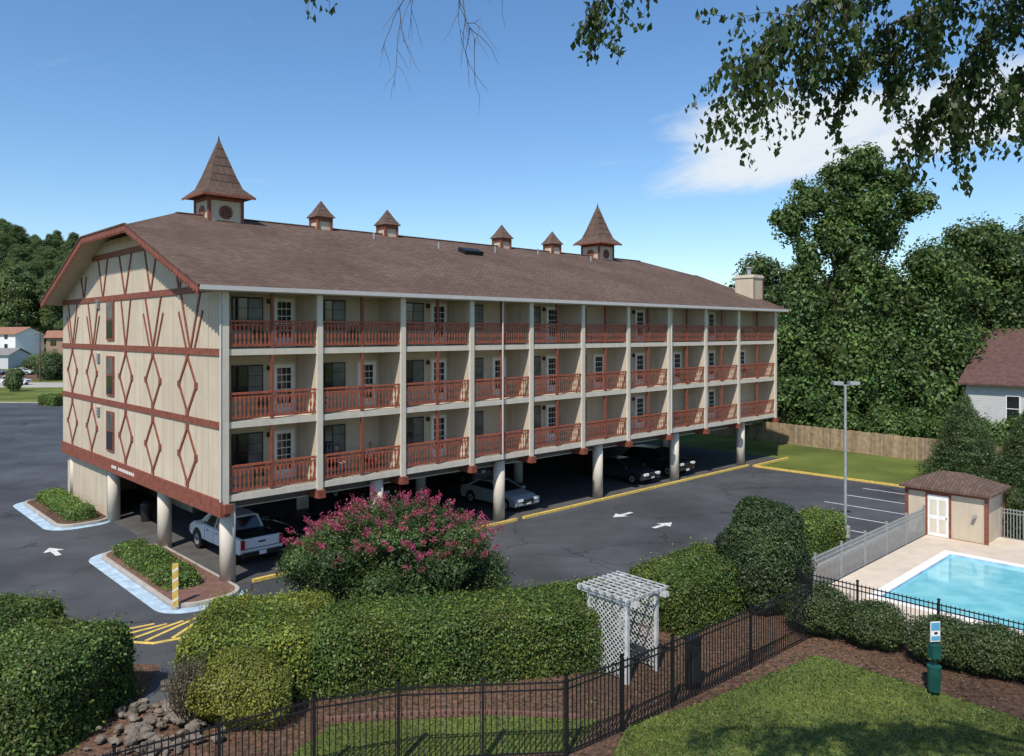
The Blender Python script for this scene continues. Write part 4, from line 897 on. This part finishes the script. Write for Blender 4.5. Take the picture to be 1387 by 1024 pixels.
rbox('clipped_hedge',-61.2,103,3.6,2.2,1.4,R(-25),(.09,.15,.036),dens=150,leaf=.16,seed=50)
for x,y in ((-93,152),(-104,153)):
    e=empty('utility_pole',(x,y,0)); b=MB(); b.cyl((0,0,0),.14,10,M['bark'],8,.10); b.box(-1.2,1.2,-.06,.06,9.2,9.4,M['bark']); b.obj('pole',e)

# ---------------------------------------------------------------- overhanging birch
random.seed(21)
e=empty('birch_tree',(10.8,7.0,0)); b=MB(); LP=[];LN=[]
O=Vector((10.8,7.0,0))
def br(pts,r0,r1): b.tube([Vector(p)-O for p in pts],[r0+(r1-r0)*i/(len(pts)-1) for i in range(len(pts))],M['bark'],6)
br([(10.8,7,0),(10.7,7,5),(10.4,7.1,10),(9.6,7.3,14.2),(8.7,7.6,17)],.28,.09)
def twig(p,d,n_,leaves=True,step=.09,sag=.14,r=.005,dl=1.0):
    p=Vector(p); d=Vector(d).normalized(); pts=[p.copy()]
    for i in range(n_):
        d=(d+Vector((random.gauss(0,.16),random.gauss(0,.16),random.gauss(0,.12)-sag))).normalized(); p=p+d*step; pts.append(p.copy())
        if leaves and random.random()<dl:
            for k in range(random.choice((2,2,3,4))):
                q=p+Vector((random.gauss(0,.045),random.gauss(0,.045),random.gauss(-.035,.035))); LP.append(q); LN.append(Vector((random.gauss(0,1),random.gauss(0,1),random.gauss(.2,.5))))
        if n_>7 and random.random()<.34:
            d2=(d+Vector((random.gauss(0,.7),random.gauss(0,.7),random.gauss(-.2,.4)))).normalized(); twig(p,d2,random.randint(3,6),leaves,step,sag*1.3,r*.6,dl)
    br(pts,r,r*.4)
def limb(pts,r0,r1,ntw,n_=(7,12),leaves=True,dl=1.0,dn=-.15):
    br(pts,r0,r1); V_=[Vector(p) for p in pts]
    for i in range(ntw):
        f=random.uniform(.12,1)*(len(V_)-1); k=min(int(f),len(V_)-2); p=V_[k].lerp(V_[k+1],f-k); d=(V_[k+1]-V_[k]).normalized()
        twig(p,d*.6+Vector((random.gauss(0,.7),random.gauss(0,.6),random.gauss(dn,.3))),random.randint(*n_),leaves,dl=dl)
limb([(9.6,7.3,14.2),(7.5,8,14.5),(5.4,8.6,14.1),(4.0,8.9,13.75),(3.1,9,13.2),(2.75,9,12.85)],.04,.006,42)
limb([(9.6,7.3,14.2),(7.4,8.4,14.3),(6.2,9,13.7),(5.5,9.2,13.1),(5.2,9.2,12.6)],.035,.006,42)
limb([(8.7,7.6,15),(6.0,8.4,14.7),(4.4,8.8,14.1),(3.4,9.0,13.6),(3.2,9.1,13.3)],.035,.006,28)
limb([(8.4,8,14.5),(6.6,9.0,14.1),(5.4,9.4,13.8),(4.6,9.4,13.5),(4.2,9.4,13.1)],.03,.006,36)
limb([(8.4,8,14.5),(7.2,9.2,13.9),(6.6,9.5,13.3),(6.3,9.6,12.9)],.03,.006,28)
limb([(6.0,8.4,14.8),(3.6,8.6,14.6),(1.6,8.8,14.3),(1.15,8.9,13.7)],.02,.005,18,(5,9),dn=-.35)
limb([(1.6,8.8,14.3),(1.1,8.9,13.7),(.95,8.95,13.4)],.010,.004,14,(4,7),dn=-.45)
limb([(3.6,8.6,14.6),(0.5,8.7,14.6),(-.9,8.8,14.1),(-1.3,8.9,13.5),(-1.25,8.9,13.1)],.015,.003,12,(6,10),False)
limb([(-.6,8.8,14.1),(-.6,8.9,13.5),(-.4,9,13.1)],.006,.002,10,(5,9),False)
limb([(.5,8.7,14.5),(-1.5,8.8,14.1),(-2.3,8.9,13.8)],.010,.004,9,(3,5),True,.7)
for i in range(80):
    x=random.uniform(0,12); y=random.uniform(3,9); z=random.uniform(15,19); c=Vector((x,y,z))
    for k in range(110): LP.append(c+Vector((random.gauss(0,.5),random.gauss(0,.5),random.gauss(0,.35)))); LN.append(Vector((random.gauss(0,1),random.gauss(0,1),random.gauss(.3,.6))))
for i in range(14):
    a=random.random()*6.28; br([(9.4,7.3,14.5),(6.5+2*math.cos(a),6+2*math.sin(a),16),(6.5+5*math.cos(a),6+3*math.sin(a),17)],.06,.015)
b.obj('trunk_and_branches',e,recalc=False)
P=np.array([tuple(q-O) for q in LP]); N=np.array([tuple(q) for q in LN])
link(leaf_mesh('leaves',P,N,.098*(.6+.7*rng.random(len(P))),colors(P,(.055,.088,.022),.35,.2,1,.3),M['leafb'],.62,droop=True),'leaves',e)
print('OBJ',len(bpy.data.objects))
